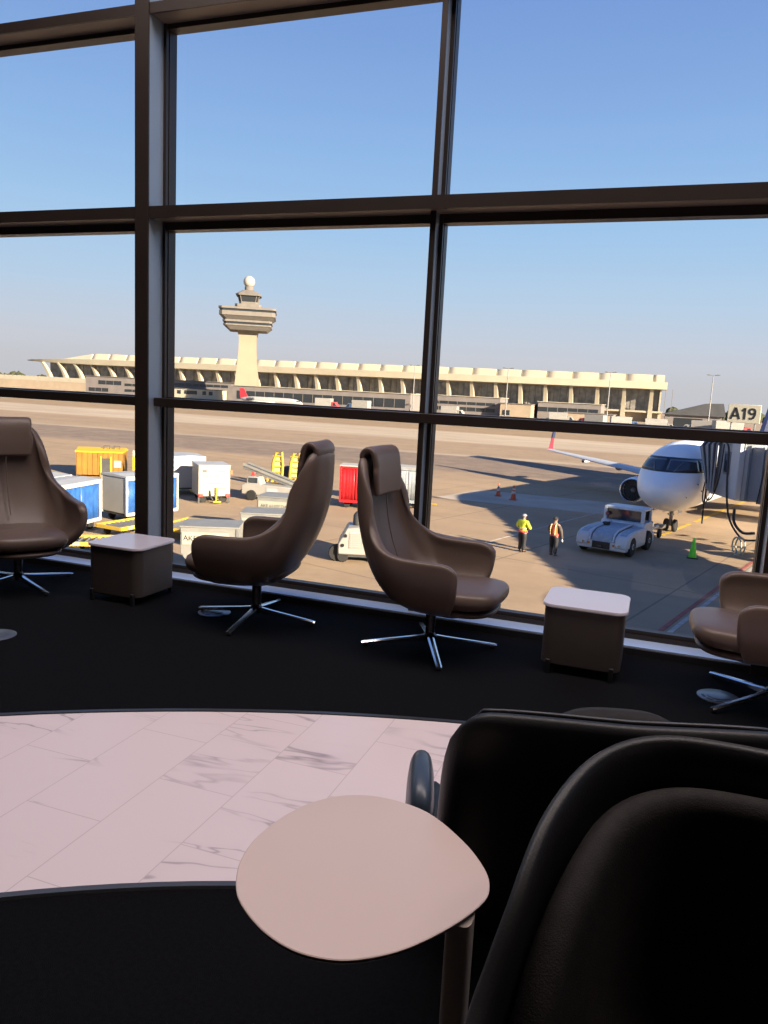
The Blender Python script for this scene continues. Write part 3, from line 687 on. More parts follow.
# light masts
def mast(x, y, h, label):
    t = thing('light_mast', label, 'light mast', (x, y, G), 0, 'tall light masts before the terminal')
    MB().cyl((0,0,0), (0,0,h), .22, .12, 8).build('pole', steelgrey, t, smooth=50)
    MB().cyl((-1.6,0,h), (1.6,0,h), .09, .09, 6).build('cross_arm', steelgrey, t, smooth=50)
    for s in (-1.4, 1.4): MB().box((s,-.1,h+.12), (.9,.5,.25)).build('lamp_head', steelgrey, t)
mast(-79.3, 250, 17.0, 'tall light mast just left of the slim mullion')
mast(-47.4, 250, 17.2, 'tall light mast first to the right of the slim mullion')
mast(-15.3, 250, 17.1, 'tall light mast near the right end of the terminal')
mast(14.2, 250, 17.4, 'tall light mast in front of the dark hangar roof')
# parked white airliner far away
def far_plane():
    t = thing('parked_airliner', 'small white airliner with red tail parked before the terminal pier', 'airplane', (-134.5, 252.5, G), rad(-4)); t.scale = (.85,.85,.85)
    rs = []
    for x, r, zc in ((-16,.25,3.1),(-14.5,.9,2.9),(-12,1.45,2.7),(-9,1.6,2.7),(8,1.6,2.7),(12,1.3,2.6),(14.4,.7,2.4),(15.2,.2,2.2)):
        rs.append([(x, r*math.cos(2*PI*k/14), zc + r*math.sin(2*PI*k/14)) for k in range(14)])
    MB().loft(rs).build('fuselage', mat('white_far_airliner', (.40,.39,.37), .35), t, smooth=50)
    MB().prism([(-16.4,3.2),(-12.4,3.9),(-14.6,7.6),(-16.8,7.6)], -.15, .15, 'y').build('tail_fin', mat('red_tail_paint', (.42,.035,.05), .4), t)
    for s in (-1, 1):
        MB().loft([[(2.5,s*1.3,2.0),(-2.5,s*1.3,2.0),(-2.5,s*1.3,2.3),(2.5,s*1.3,2.4)], [(-2.5,s*12,2.6),(-3.8,s*12,2.6),(-3.8,s*12,2.7),(-2.5,s*12,2.7)]]).build('wing', mat('white_far_airliner', (.40,.39,.37), .35), t)
        MB().cyl((-8,s*2.2,3.1), (-11.5,s*2.2,3.1), .75, .6, 14).build('engine', darkroof, t, smooth=50)
        MB().cyl((-2,s*2,0.0), (-2,s*2,1.6), .3, .15, 8).build('landing_gear', blackmetal, t)
    MB().cyl((11.5,0,0), (11.5,0,1.4), .25, .12, 8).build('landing_gear', blackmetal, t)
    MB().boxm(12.6, 14.0, -1.0, 1.0, 3.0, 3.35).build('cockpit_window', darkglass, t)
far_plane()

def text(par, body, size, loc, rot, m, ext=.004, off=0.0):
    cu = bpy.data.curves.new('lettering', 'FONT'); cu.body = body; cu.size = size; cu.extrude = ext; cu.align_x = 'CENTER'; cu.align_y = 'CENTER'; cu.offset = off
    o = bpy.data.objects.new('lettering_tmp', cu); COL.objects.link(o)
    bpy.context.view_layer.update()
    me = bpy.data.meshes.new_from_object(o.evaluated_get(bpy.context.evaluated_depsgraph_get()))
    bpy.data.objects.remove(o)
    n = bpy.data.objects.new('lettering', me); COL.objects.link(n); n.parent = par; n.location = loc; n.rotation_euler = rot
    me.materials.clear(); me.materials.append(m)
    for p in me.polygons: p.material_index = 0
    return n

# ------------------------------------------------------------------ the airliner at the stand
P0 = Vector((1.25, 46.4, G))
planew = mat('white_airliner_paint', (.62,.60,.56), .35)
planep = mat('glossy_white_fuselage', (.80,.82,.85), .28, var=.03, scale=.6)
planeg = mat('grey_wing_skin', (.40,.42,.45), .4, var=.08, scale=.8)
alu = mat('polished_lip_aluminium', (.70,.71,.74), .2, 1.0)
cockpitm = mat('black_cockpit_mask', (.012,.013,.016), .35)
cockpitg = mat('cockpit_glass', (.028,.036,.048), .08, .0, spec=.8)
navy = mat('navy_tail_paint', (.022,.030,.075), .35)
tailred = mat('bright_red_tail_paint', (.42,.030,.055), .35)
tyre = mat('black_tyre_rubber', (.014,.014,.014), .8)
hub = mat('grey_wheel_hub', (.25,.25,.26), .5, .5)
FUS = [(-3.5,2.66,2.50,.08),(-3.42,2.90,2.20,.38),(-3.15,3.20,1.88,.76),(-2.7,3.52,1.62,1.12),(-2.1,3.92,1.42,1.46),(-1.4,4.50,1.30,1.70),(-.6,4.93,1.27,1.77),(.5,5.13,1.22,1.85),(2.0,5.20,1.20,1.87),(9,5.20,1.20,1.87),(20,5.20,1.20,1.87),(23.5,5.20,1.55,1.80),(27,5.16,2.50,1.35),(30,5.05,3.55,.75),(32.3,4.85,4.25,.28)]
def fprof(s):
    for i in range(len(FUS)-1):
        if s <= FUS[i+1][0] or i == len(FUS)-2:
            a, b = FUS[i], FUS[i+1]; u = max(0,min(1,(s-a[0])/(b[0]-a[0])))
            if i < 7:
                pass
            return [a[j]+(b[j]-a[j])*u for j in (1,2,3)]
FS = [Vector(v) for v in crv([(i, *FUS[i]) for i in range(len(FUS))], 84)]
def fuse(s):
    for i in range(len(FS)-1):
        if s <= FS[i+1][0]:
            u = (s-FS[i][0])/max(1e-6, FS[i+1][0]-FS[i][0]); u = max(0,min(1,u))
            v = FS[i].lerp(FS[i+1], u); return v[1], v[2], v[3]
    return FS[-1][1], FS[-1][2], FS[-1][3]
def airliner():
    # local frame: +x aft, +y towards the aircraft's right wing (seen on the left), z up
    t = thing('airliner', 'white twin jet airliner parked nose in at the stand with the jet bridge', 'airplane', P0, math.atan2(PA.y, PA.x))
    N = 40
    rs = []
    for v in FS:
        s, zt, zb, hw = v; zc, hz = (zt+zb)/2, (zt-zb)/2
        rs.append([(s, hw*math.cos(2*PI*k/N), zc+hz*math.sin(2*PI*k/N)) for k in range(N)])
    MB().loft(rs).build('fuselage', planep, t, smooth=70)
    def hit(a, z, off):
        """fuselage skin point at height z in azimuth a (0 = straight ahead) seen from the axis at s=1.2"""
        lo, hi = 0.0, 6.0
        for _ in range(40):
            r = (lo+hi)/2; s = 1.2 - r*math.cos(a); y = r*math.sin(a)
            inside = False
            if s > -3.5:
                zt, zb, hw = fuse(s); zc, hz = (zt+zb)/2, (zt-zb)/2
                q = 1-((z-zc)/max(hz,1e-3))**2
                inside = q > 0 and abs(y) < hw*math.sqrt(q)
            if inside: lo = r
            else: hi = r
        return Vector((1.2-(lo+off)*math.cos(a), (lo+off)*math.sin(a), z))
    def patch(a0, a1, z0, z1, off, na, nz, sk=(0,0)):
        """z0/z1 may be functions of the azimuth"""
        rows = []
        for j in range(nz+1):
            row = []
            for i in range(na+1):
                a = rad(a0+(a1-a0)*i/na); A, B = z0(a), z1(a); row.append(hit(a, A+(B-A)*j/nz, off))
            rows.append(row)
        mb = MB(); n = na+1
        mb.add([p for r in rows for p in r], [(j*n+i, j*n+i+1, (j+1)*n+i+1, (j+1)*n+i) for j in range(nz) for i in range(na)])
        return mb
    zlo = lambda a: 3.58 + .02*abs(a); zhi = lambda a: 4.36 - .10*abs(a)**2
    patch(-68, 68, zlo, zhi, .012, 60, 8).build('cockpit_mask', cockpitm, t, smooth=60, solid=.01)
    for a0, a1 in ((-64,-34),(-32,-1.6),(1.6,32),(34,64)):
        patch(a0, a1, lambda a: zlo(a)+.09, lambda a: zhi(a)-.09, .03, 12, 5).build('cockpit_window', cockpitg, t, smooth=60, solid=.01)
    for sy in (-1, 1):
        MB().cyl(hit(rad(8*sy), 3.62, .05), hit(rad(15*sy), 4.12, .06), .022, .018, 6).build('wiper', steelgrey, t)
    for k, (a, z) in enumerate(((38,3.1),(30,2.7),(-30,3.0),(-38,2.6),(-20,2.3))):
        MB().cyl(hit(rad(a), z, -.02), hit(rad(a), z, .14), .035, .02, 8).build('probe', blackmetal, t)
    # cabin windows and doors along both flanks
    for sy in (-1, 1):
        d = MB()
        zt, zb, hw = fuse(2.2)
        rows = []
        for z in [2.45+.25*k for k in range(9)]:
            q = math.sqrt(max(0,1-((z-3.2)/2.0)**2)); rows.append([(s, sy*(hw*q+.012), z) for s in (1.75,2.2,2.65)])
        d.add([p for r in rows for p in r], [(j*3+i, j*3+i+1, (j+1)*3+i+1, (j+1)*3+i) for j in range(8) for i in range(2)])
        d.build('door', planeg, t, solid=.02, smooth=60)
        for k in range(22):
            s = 4.2 + .78*k; z = 3.72; q = math.sqrt(1-((z-3.2)/2.0)**2)
            MB().box((s, sy*(1.87*q+.004), z), (.26,.02,.36), rx=sy*rad(-14)).build('cabin_window', cockpitm, t, bevel=.005)
    # wings with raked winglets, engines and pylons
    def sect(s0, ch, y, z, th):
        prof = [(0,0),(.03,.35),(.12,.75),(.3,1),(.55,.85),(.8,.4),(1,.05),(.8,-.15),(.5,-.35),(.2,-.45),(.05,-.3)]
        return [(s0+ch*a, y, z+th*b) for a, b in prof]
    for sy in (1, -1):
        MB().loft([sect(9.0,7.6,sy*.6,1.55,.42), sect(9.6,6.4,sy*1.9,1.72,.40), sect(13.2,3.6,sy*7.0,2.15,.24), sect(17.6,1.55,sy*15.2,2.78,.10), sect(18.0,1.35,sy*15.9,2.86,.08)]).build('wing', planeg, t, smooth=40)
        MB().loft([[(18.2,sy*15.9,2.92),(19.3,sy*15.9,2.88),(19.25,sy*15.95,2.82),(18.3,sy*15.95,2.82)], [(19.0,sy*16.02,3.5),(19.6,sy*16.02,3.5),(19.6,sy*16.07,3.48),(19.0,sy*16.07,3.48)], [(19.6,sy*16.10,4.5),(20.0,sy*16.10,4.5),(20.0,sy*16.14,4.48),(19.6,sy*16.14,4.48)]]).build('winglet', mat('winglet_red', (.22,.022,.035), .4), t, smooth=40)
        MB().loft([[(19.22,sy*16.02,3.85),(19.77,sy*16.02,3.85),(19.77,sy*16.14,3.85),(19.22,sy*16.14,3.85)], [(19.58,sy*16.07,4.52),(20.03,sy*16.07,4.52),(20.03,sy*16.17,4.52),(19.58,sy*16.17,4.52)]]).build('winglet_tip', navy, t)
        for q in (5.0, 9.0, 12.6):
            sx = 12.6+ (q-5)*.48 + 2.2; MB().sphere((sx+.5, sy*q, 1.45+q*.055), .20, 10, 8, (5,1,1)).build('flap_fairing', planeg, t, smooth=60)
        # engine
        ey, ez, ex = sy*5.0, 1.22, 8.0
        M = Matrix.Translation((ex, ey, ez)) @ Matrix.Rotation(PI/2, 4, 'Y') @ Matrix.Scale(.84, 4)
        e = MB().lathe([(.90,.14),(.985,.05),(1.02,.25),(1.06,.9),(1.03,1.9),(.90,3.0),(.72,3.9),(.70,3.85),(.80,2.5),(.86,.6)], 36, M, cap=False).build('engine_nacelle', planep, t, smooth=60)
        MB().lathe([(.80,.32),(.86,.14),(.90,.02),(.94,-.02),(.985,.04),(.99,.14)], 36, M, cap=False).build('intake_lip', alu, e, smooth=60)
        MB().lathe([(.84,.62),(.0,.62)], 30, M, cap=False).build('fan_disc', cockpitm, e)
        for k in range(18):
            a = 2*PI*k/18; c, q = math.cos(a), math.sin(a)
            f = [Vector((.58, .22*c, .22*q)), Vector((.60, .82*c-.06*q, .82*q+.06*c)), Vector((.48, .82*c+.10*q, .82*q-.10*c)), Vector((.50, .22*c+.04*q, .22*q-.04*c))]
            g = [p + Vector((.02,0,0)) for p in f]
            mb = MB().loft([f, g]); mb.v = [v*.84 + Vector((ex, ey, ez)) for v in mb.v]; mb.build('fan_blade', darkroof, e)
        MB().lathe([(.0,.22),(.12,.34),(.22,.56),(.22,.64)], 20, M).build('spinner', steelgrey, e, smooth=60)
        MB().loft([[(ex+.6,ey-.10,ez+.95),(ex+3.0,ey-.10,ez+.80),(ex+3.0,ey+.10,ez+.80),(ex+.6,ey+.10,ez+.95)], [(ex+2.0,ey-.12,2.05),(ex+5.4,ey-.12,2.0),(ex+5.4,ey+.12,2.0),(ex+2.0,ey+.12,2.05)]]).build('pylon', planep, t)
    # tail
    MB().loft([[(24.0,-.17,5.0),(31.4,-.17,4.8),(31.4,.17,4.8),(24.0,.17,5.0)], [(29.4,-.11,9.6),(32.9,-.11,9.6),(32.9,.11,9.6),(29.4,.11,9.6)]]).build('tail_fin', navy, t)
    MB().loft([[(27.4,-.19,6.4),(32.0,-.19,6.4),(32.0,.19,6.4),(27.4,.19,6.4)], [(29.6,-.125,9.2),(33.0,-.125,9.2),(33.0,.125,9.2),(29.6,.125,9.2)]]).build('tail_panel', tailred, t)
    MB().loft([[(29.4,-.11,9.6),(32.9,-.11,9.6),(32.9,.11,9.6),(29.4,.11,9.6)], [(30.6,-.07,11.2),(33.4,-.07,11.2),(33.4,.07,11.2),(30.6,.07,11.2)]]).build('tail_fin_tip', navy, t)
    for sy in (-1, 1):
        MB().loft([sect(28.0,3.6,sy*.4,4.55,.20), sect(31.0,1.5,sy*6.0,5.0,.08)]).build('tailplane', planep, t, smooth=40)
    # landing gear
    def wheel(c, r, w, par):
        p = Vector(c)
        MB().xf(Matrix.Identity(4)).lathe([(r*.55,-w/2),(r*.9,-w/2),(r,-w*.3),(r,w*.3),(r*.9,w/2),(r*.55,w/2)], 24, Matrix.Translation(p) @ Matrix.Rotation(PI/2,4,'X')).build('wheel', tyre, par, smooth=45)
        MB().lathe([(r*.55,-w*.42),(r*.2,-w*.5),(r*.2,w*.5),(r*.55,w*.42)], 18, Matrix.Translation(p) @ Matrix.Rotation(PI/2,4,'X')).build('wheel_hub', hub, par, smooth=45)
    g = MB().cyl((0,0,.36),(-.10,0,1.6), .09, .12, 14).build('nose_gear_strut', steelgrey, t, smooth=45)
    MB().cyl((0,-.30,.36),(0,.30,.36), .05, .05, 10).build('axle', steelgrey, g, smooth=45)
    MB().cyl((-.05,0,.9),(.9,0,1.5), .05, .05, 8).build('drag_brace', steelgrey, g, smooth=45)
    for sy in (-1, 1):
        wheel((0,sy*.24,.36), .36, .20, g)
        MB().box((.15, sy*.42, 1.22), (.8,.03,.28)).build('gear_door', planep, t)
        MB().cyl((-.12,sy*.12,1.0),(-.16,sy*.12,1.0), .07, .07, 12).build('taxi_light', planew, g, smooth=45)
        m = MB().cyl((14.8,sy*3.2,.55),(14.6,sy*3.0,1.9), .14, .16, 14).build('main_gear_strut', steelgrey, t, smooth=45)
        for q in (-.35, .35): wheel((14.8, sy*3.2+q, .52), .52, .32, m)
airliner()

# ------------------------------------------------------------------ jet bridge with the stand number sign
bridgem = mat('jet_bridge_grey_panel', (.36,.37,.39), .45, var=.06, scale=.8)
bridged = mat('jet_bridge_blue_grey_panel', (.16,.18,.21), .5, var=.08, scale=.8)
bellowm = mat('dark_canopy_fabric', (.085,.085,.092), .8, var=.25, scale=4)
cablem = mat('black_cable', (.012,.012,.013), .5)
signw = mat('sign_cream_panel', (.46,.43,.33), .5)
def jet_bridge():
    A = Vector((5.0, 44.1, 0)); B = Vector((14.9, 21.2, 0)); D = (B-A).normalized(); Nn = Vector((-D.y, D.x, 0))   # Nn points to the right of travel
    t = thing('jet_bridge', 'grey jet bridge with dark folded canopy pressed against the airliner door', 'jet bridge', (A.x, A.y, G), math.atan2(D.y, D.x))
    # local: +x along the tunnel away from the plane, y across
    L = (B-A).length
    # tunnel: two telescoping sections
    for nm, x0, x1, h, m in (('tunnel', 1.4, 11.5, 1.30, bridged), ('outer_tunnel', 11.0, L, 1.48, bridged)):
        s = MB().boxm(x0, x1, -h, h, 2.65-(h-1.3), 5.30+(h-1.3)).build(nm, m, t, bevel=.06)
        k = 0; x = x0+.45
        while x < x1-.2:
            mb = MB().boxm(x-.07, x+.07, -h-.06, h+.06, 2.6-(h-1.3), 5.36+(h-1.3)); mb.build('rib', bridged, s); x += 1.15
    MB().boxm(L-.4, L+.2, -1.7, 1.7, 1.9, 5.8).build('end_collar', bridgem, t, bevel=.05)
    # rotunda and fixed walkway to the building
    MB().lathe([(2.1,1.9),(2.1,5.9),(1.9,6.1)], 28, Matrix.Translation((L+2.0,0,0))).build('rotunda', bridgem, t, smooth=40)
    MB().cyl((L+2.0,0,0),(L+2.0,0,1.9), .55, .55, 20).build('rotunda_column', steelgrey, t, smooth=45)
    ang = -math.atan2(D.y, D.x)
    mb = MB().box((0,0,0),(2.8,11.5,3.0)); M = Matrix.Translation((L+2.0,0,3.7)) @ Matrix.Rotation(ang,4,'Z') @ Matrix.Translation((0,-7.6,0)); mb.xf(M); mb.build('fixed_walkway', bridgem, t)
    # cab at the aircraft end
    c = MB().prism([(-1.0,-1.55),(1.5,-1.7),(1.9,-1.2),(1.9,1.2),(1.5,1.75),(-1.0,1.75),(-1.3,1.2),(-1.3,-1.2)], 2.55, 5.55, 'z').build('cab', bridgem, t, bevel=.05)
    MB().prism([(-1.1,-1.65),(1.6,-1.8),(2.0,-1.2),(2.0,1.2),(1.6,1.85),(-1.1,1.85),(-1.4,1.2),(-1.4,-1.2)], 5.55, 5.72, 'z').build('cab_roof', bridged, t)
    MB().boxm(.05, .55, -1.72, -1.60, 3.85, 4.85).build('cab_window', cockpitg, c, bevel=.06)
    MB().boxm(-.02, .62, -1.70, -1.585, 3.75, 4.95).build('cab_window_frame', bridged, c, bevel=.03)
    MB().boxm(.95, 1.75, -1.86, -1.55, 2.6, 5.5).build('door_panel', mat('pale_bridge_door', (.48,.49,.51), .45, var=.04, scale=1), c, bevel=.04)
    # bellows canopy: folded hoops towards the aircraft (local -y/-x corner)
    dd = Vector((-.86, .10, 0)); dd = (Vector((3.05, 46.6, 0)) - (A + Vector((0,0,0)))); 
    R = Matrix.Rotation(-math.atan2(D.y, D.x), 3, 'Z'); dl = R @ dd; dl.z = 0; dn = dl.normalized(); dw = Vector((-dn.y, dn.x, 0))
    base = dn*1.05; hoops = 7
    bell = None
    for k in range(hoops):
        u = k/(hoops-1); cpt = base + dn*(.42*u)
        w = 1.62 + .10*(k % 2) - .12*u; zb, zt = 2.6+.25*u, 5.75+.05*(k % 2)-.22*u
        path = [cpt - dw*w + Vector((0,0,zb)), cpt - dw*w + Vector((0,0,zt-.5)) - dn*.0, cpt - dw*(w-.45) + Vector((0,0,zt)), cpt + dw*(w-.45) + Vector((0,0,zt)), cpt + dw*w + Vector((0,0,zt-.5)), cpt + dw*w + Vector((0,0,zb))]
        if k == 0: paths = []
        paths.append([p + dn*(.95*u*max(0, min(1, (p.z-2.6)/2.4))) for p in path])
    mb = MB(); rings = []
    for i in range(len(paths)-1):
        a, b = paths[i], paths[i+1]
        rings.append(a); mid = [(p+q)/2*1.0 for p, q in zip(a, b)]
        cc = sum(mid, Vector((0,0,0)))/6
        rings.append([cc + (p-cc)*.90 for p in mid])
    rings.append(paths[-1])
    mb.loft(rings, closed=False); bell = mb.build('canopy', bellowm, t, solid=.05)
    for p in paths: MB().tube(p, .05, 6).build('canopy_hoop', mat('grey_canopy_hoop', (.30,.30,.31), .6), bell)
    # hanging cables and hoses
    def hang(pts, r, n='cable'):
        c = crv([(i, *p) for i, p in enumerate(pts)], 18); MB().tube(c, r, 7).build(n, cablem, t, smooth=60)
    hang([(-.9,-1.75,5.0),(-1.1,-1.95,3.4),(-.9,-1.95,2.3),(-.3,-1.95,2.5),(.0,-1.85,3.6),(-.05,-1.75,5.3)], .035)
    hang([(-1.35,-1.7,4.4),(-1.45,-1.9,2.6),(-1.1,-1.95,2.0),(-.7,-1.9,2.4)], .035)
    hang([(-1.1,-1.9,3.0),(-1.1,-1.95,1.8),(-1.08,-1.95,.9)], .045)
    hang([(.15,-1.75,5.4),(.75,-1.9,5.0),(1.1,-1.95,3.0),(1.6,-1.9,1.6),(2.6,-1.7,.8),(3.6,-1.5,.9)], .05)
    hang([(1.6,-1.7,2.1),(1.9,-1.8,1.5),(2.6,-1.7,1.1),(3.3,-1.5,1.2)], .07, 'hose')
    hang([(3.4,-1.36,5.1),(3.3,-1.42,4.0),(3.0,-1.40,2.6)], .03)
    # drive column with bogie
    for sy in (-1, 1): MB().cyl((4.6,sy*1.0,.9),(4.6,sy*1.0,2.3), .16, .16, 14).build('drive_column', steelgrey, t, smooth=45)
    MB().boxm(4.2, 5.0, -1.5, 1.5, .65, .95).build('bogie_beam', steelgrey, t, bevel=.03)
    MB().boxm(3.9, 5.3, -1.1, 1.1, 1.5, 2.2).build('drive_box', greyc, t, bevel=.04)
    for sy in (-1, 1):
        MB().lathe([(.25,-.17),(.45,-.17),(.5,-.1),(.5,.1),(.45,.17),(.25,.17)], 22, Matrix.Translation((4.6,sy*1.25,.5)) @ Matrix.Rotation(PI/2,4,'X')).build('wheel', tyre, t, smooth=45)
    for k in range(7):
        MB().boxm(2.2+.35*k, 2.55+.35*k, 1.45, 2.1, 2.0-.27*k, 2.06-.27*k).build('stair_step', steelgrey, t)
    for sx in (2.1, 1.45): MB().tube([(2.1,sx,3.0),(4.7,sx,1.0)], .03, 6).build('handrail', steelgrey, t)
    # cable reel under the bridge
    for q in (0, .18):
        MB().tube([(3.3+.42*math.cos(2*PI*k/20), -2.3+q, .55+.42*math.sin(2*PI*k/20)) for k in range(21)], .04, 6).build('hose_coil', mat('pale_green_hose', (.30,.36,.30), .5), t)
    return t
jet_bridge()
# stand number sign on its post above the cab
def stand_sign():
    c = Vector((4.05, 42.6, G))
    to = Vector((0,0,0)) - c; a = math.atan2(to.y, to.x) + PI/2
    t = thing('stand_sign', 'cream sign board reading A19 above the jet bridge', 'sign', (c.x, c.y, G+5.72), a-rad(6))
    for sx in (-.55, .55): MB().cyl((sx,0.0,0),(sx,0.0,.95), .04, .04, 8).build('post', steelgrey, t)
    MB().boxm(-.76, .76, -.07, .07, .74, 1.66).build('panel', signw, t, bevel=.02)
    # lettering drawn as flat strokes
    mb = MB()
    def stroke(pts, w, closed=False):
        n = len(pts); L0 = []; R0 = []
        for k in range(n):
            a = Vector(pts[k-1] if (k > 0 or closed) else pts[k]); b = Vector(pts[(k+1) % n] if (k < n-1 or closed) else pts[k])
            d = (b-a).normalized(); q = Vector((-d.y, d.x))*w/2; p = Vector(pts[k]); L0.append(p+q); R0.append(p-q)
        rings = [[(l.x,-.070,l.y),(r.x,-.070,r.y),(r.x,-.080,r.y),(l.x,-.080,l.y)] for l, r in zip(L0, R0)]
        if closed: rings.append(rings[0])
        mb.loft(rings, cap0=not closed, cap1=not closed)
    zc = 1.20; H = .29
    stroke([(-.60,zc-H),(-.40,zc+H)], .115); stroke([(-.20,zc-H),(-.40,zc+H)], .115); stroke([(-.53,zc-.12),(-.27,zc-.12)], .10)
    stroke([(.03,zc-H),(.03,zc+H)], .115); stroke([(-.10,zc+.13),(.03,zc+.25)], .10)
    stroke([(.37+.135*math.cos(2*PI*k/20), zc+.12+.125*math.sin(2*PI*k/20)) for k in range(20)], .105, True)
    stroke([(.505,zc+.12),(.50,zc-.04),(.45,zc-.18),(.36,zc-.24),(.25,zc-.22)], .105)
    mb.build('lettering', mat('sign_black', (.02,.02,.02), .5), t)
stand_sign()
t = thing('antenna_mast', 'thin dark antenna mast rising right of the A19 sign', 'antenna', (6.0, 41.0, G+5.4))
MB().cyl((0,0,0),(0,0,3.6), .035, .015, 8).build('mast', steelgrey, t)
MB().boxm(-.12,.12,-.12,.12,0,.12).build('foot', steelgrey, t)

# ------------------------------------------------------------------ pushback tug
tugw = mat('tug_white_paint', (.56,.58,.60), .4, var=.10, scale=2)
tugd = mat('tug_deck_grey', (.33,.37,.42), .5, var=.2, scale=5)
def tug():
    c = Vector((-1.35, 38.7, G)); a = math.atan2(PA.y, PA.x)
    t = thing('pushback_tug', 'white low aircraft pushback tug with cab, coupled to the nose gear', 'aircraft tug', c, a+rad(0))
    # local: +x towards the airliner (rear, cab), y to the left in the photo
    def body(y0, y1, prof): return MB().prism(prof, y0, y1, 'y')
    low = [(-2.15,.30),(-2.15,.72),(-2.0,.80),(2.1,.80),(2.1,.34),(1.9,.30)]
    MB().prism([(-2.15,.28),(-2.18,.60),(-2.10,.78),(2.15,.78),(2.15,.32)], -1.18, 1.18, 'y').build('chassis', tugw, t, bevel=.05)
    fen = [(-2.20,.42),(-2.20,.70),(-2.08,.95),(-1.7,1.10),(-.9,1.16),(.6,1.16),(.6,.42)]
    for y0, y1 in ((.62,1.24),(-1.24,-.62)):
        o = MB().prism(fen, y0, y1, 'y').build('fender', tugw, t, bevel=.07, seg=3)
        MB().prism([(-1.95,1.02),(-1.6,1.135),(-.8,1.19),(.4,1.19),(.4,1.10),(-1.5,1.02)], y0+.14, y1-.14, 'y').build('deck_plate', tugd, t, bevel=.015)
    MB().prism([(-2.16,.45),(-2.16,.76),(-2.0,1.0),(-1.5,1.16),(.6,1.24),(.6,.45)], -.52, .52, 'y').build('hood', tugd, t, bevel=.06)
    for s in (-1, 1): MB().tube([(-2.2,s*.57,.70),(-2.03,s*.57,1.01),(-1.6,s*.57,1.17),(-.8,s*.57,1.23),(.6,s*.57,1.25)], .05, 8).build('hood_rail', tugw, t, smooth=60)
    # cab frame
    MB().prism([(.45,.75),(.62,1.30),(.80,1.34),(2.05,1.34),(2.12,.75)], -1.10, 1.10, 'y').build('cab_body', tugw, t, bevel=.05)
    MB().boxm(.72, 2.05, -1.02, 1.02, 1.88, 2.02).build('cab_roof', tugw, t, bevel=.05)
    for x, y, w in ((.80,.94,.17),(.80,-.94,.17),(1.98,.95,.12),(1.98,-.95,.12)):
        MB().boxm(x-.08, x+.08, y-w/2, y+w/2, 1.25, 1.92).build('cab_pillar', tugw, t, bevel=.03)
    MB().boxm(.84, .88, -.86, .86, 1.34, 1.88).build('windscreen', cockpitg, t)
    MB().boxm(1.94, 1.98, -.9, .9, 1.34, 1.88).build('rear_window', cockpitg, t)
    MB().boxm(1.15, 1.6, -.35, .35, 1.3, 1.7).build('seat', blackmetal, t, bevel=.05)
    MB().lathe([(.09,0),(.10,.02),(.10,.14),(.0,.14)], 14, Matrix.Translation((.77,.80,1.62)) @ Matrix.Rotation(-PI/2,4,'Y')).build('round_badge', mat('dark_red_badge', (.14,.04,.05), .5), t, smooth=45)
    # front face
    MB().boxm(-2.24, -2.16, -.42, .42, .34, .66).build('coupling_plate', blackmetal, t, bevel=.01)
    MB().boxm(-2.36, -2.2, -.10, .10, .40, .52).build('tow_hook', darkchrome, t, bevel=.01)
    for s in (-1, 1):
        for z in (.56,): MB().cyl((-2.25,s*.86,z),(-2.19,s*.86,z), .07, .07, 14).build('headlight', alu, t, smooth=45)
        MB().boxm(-2.23,-2.19,s*.60-.05,s*.60+.05,.50,.60).build('marker_lamp', mat('amber_lamp', (.5,.2,.02), .4), t)
        for x in (-1.35, 1.15):
            w = MB().lathe([(.22,-.16),(.42,-.16),(.48,-.10),(.48,.10),(.42,.16),(.22,.16)], 24, Matrix.Translation((x, s*1.10, .48)) @ Matrix.Rotation(PI/2,4,'X')).build('wheel', tyre, t, smooth=45)
            MB().lathe([(.22,-.14),(.10,-.17),(.10,.17),(.22,.14)], 16, Matrix.Translation((x, s*1.10, .48)) @ Matrix.Rotation(PI/2,4,'X')).build('wheel_hub', tugw, w, smooth=45)
    MB().boxm(-.55,-.25,.30,.60,1.2,1.36).build('beacon_box', blackmetal, t, bevel=.03)
    MB().boxm(2.1, 2.3, -.3, .3, .34, .62).build('rear_coupling', blackmetal, t, bevel=.02)
    return t
tug()
t = thing('tow_bar', 'white wheeled tow bar between the tug and the nose wheel', 'tow bar', (-.55, 41.2, G), math.atan2(PA.y, PA.x))
MB().tube([(.1,0,.42),(1.6,0,.44),(4.2,0,.40)], .07, 10).build('bar', tugw, t, smooth=60)
MB().boxm(4.1,4.6,-.26,.26,.30,.50).build('head', steelgrey, t, bevel=.03)
MB().cyl((2.6,-.5,.25),(2.6,.5,.25), .04, .04, 8).build('axle', steelgrey, t)
for s in (-.5, .5): MB().lathe([(.10,-.07),(.23,-.07),(.25,-.04),(.25,.04),(.23,.07),(.10,.07)], 18, Matrix.Translation((2.6,s,.25)) @ Matrix.Rotation(PI/2,4,'X')).build('wheel', tyre, t, smooth=45)

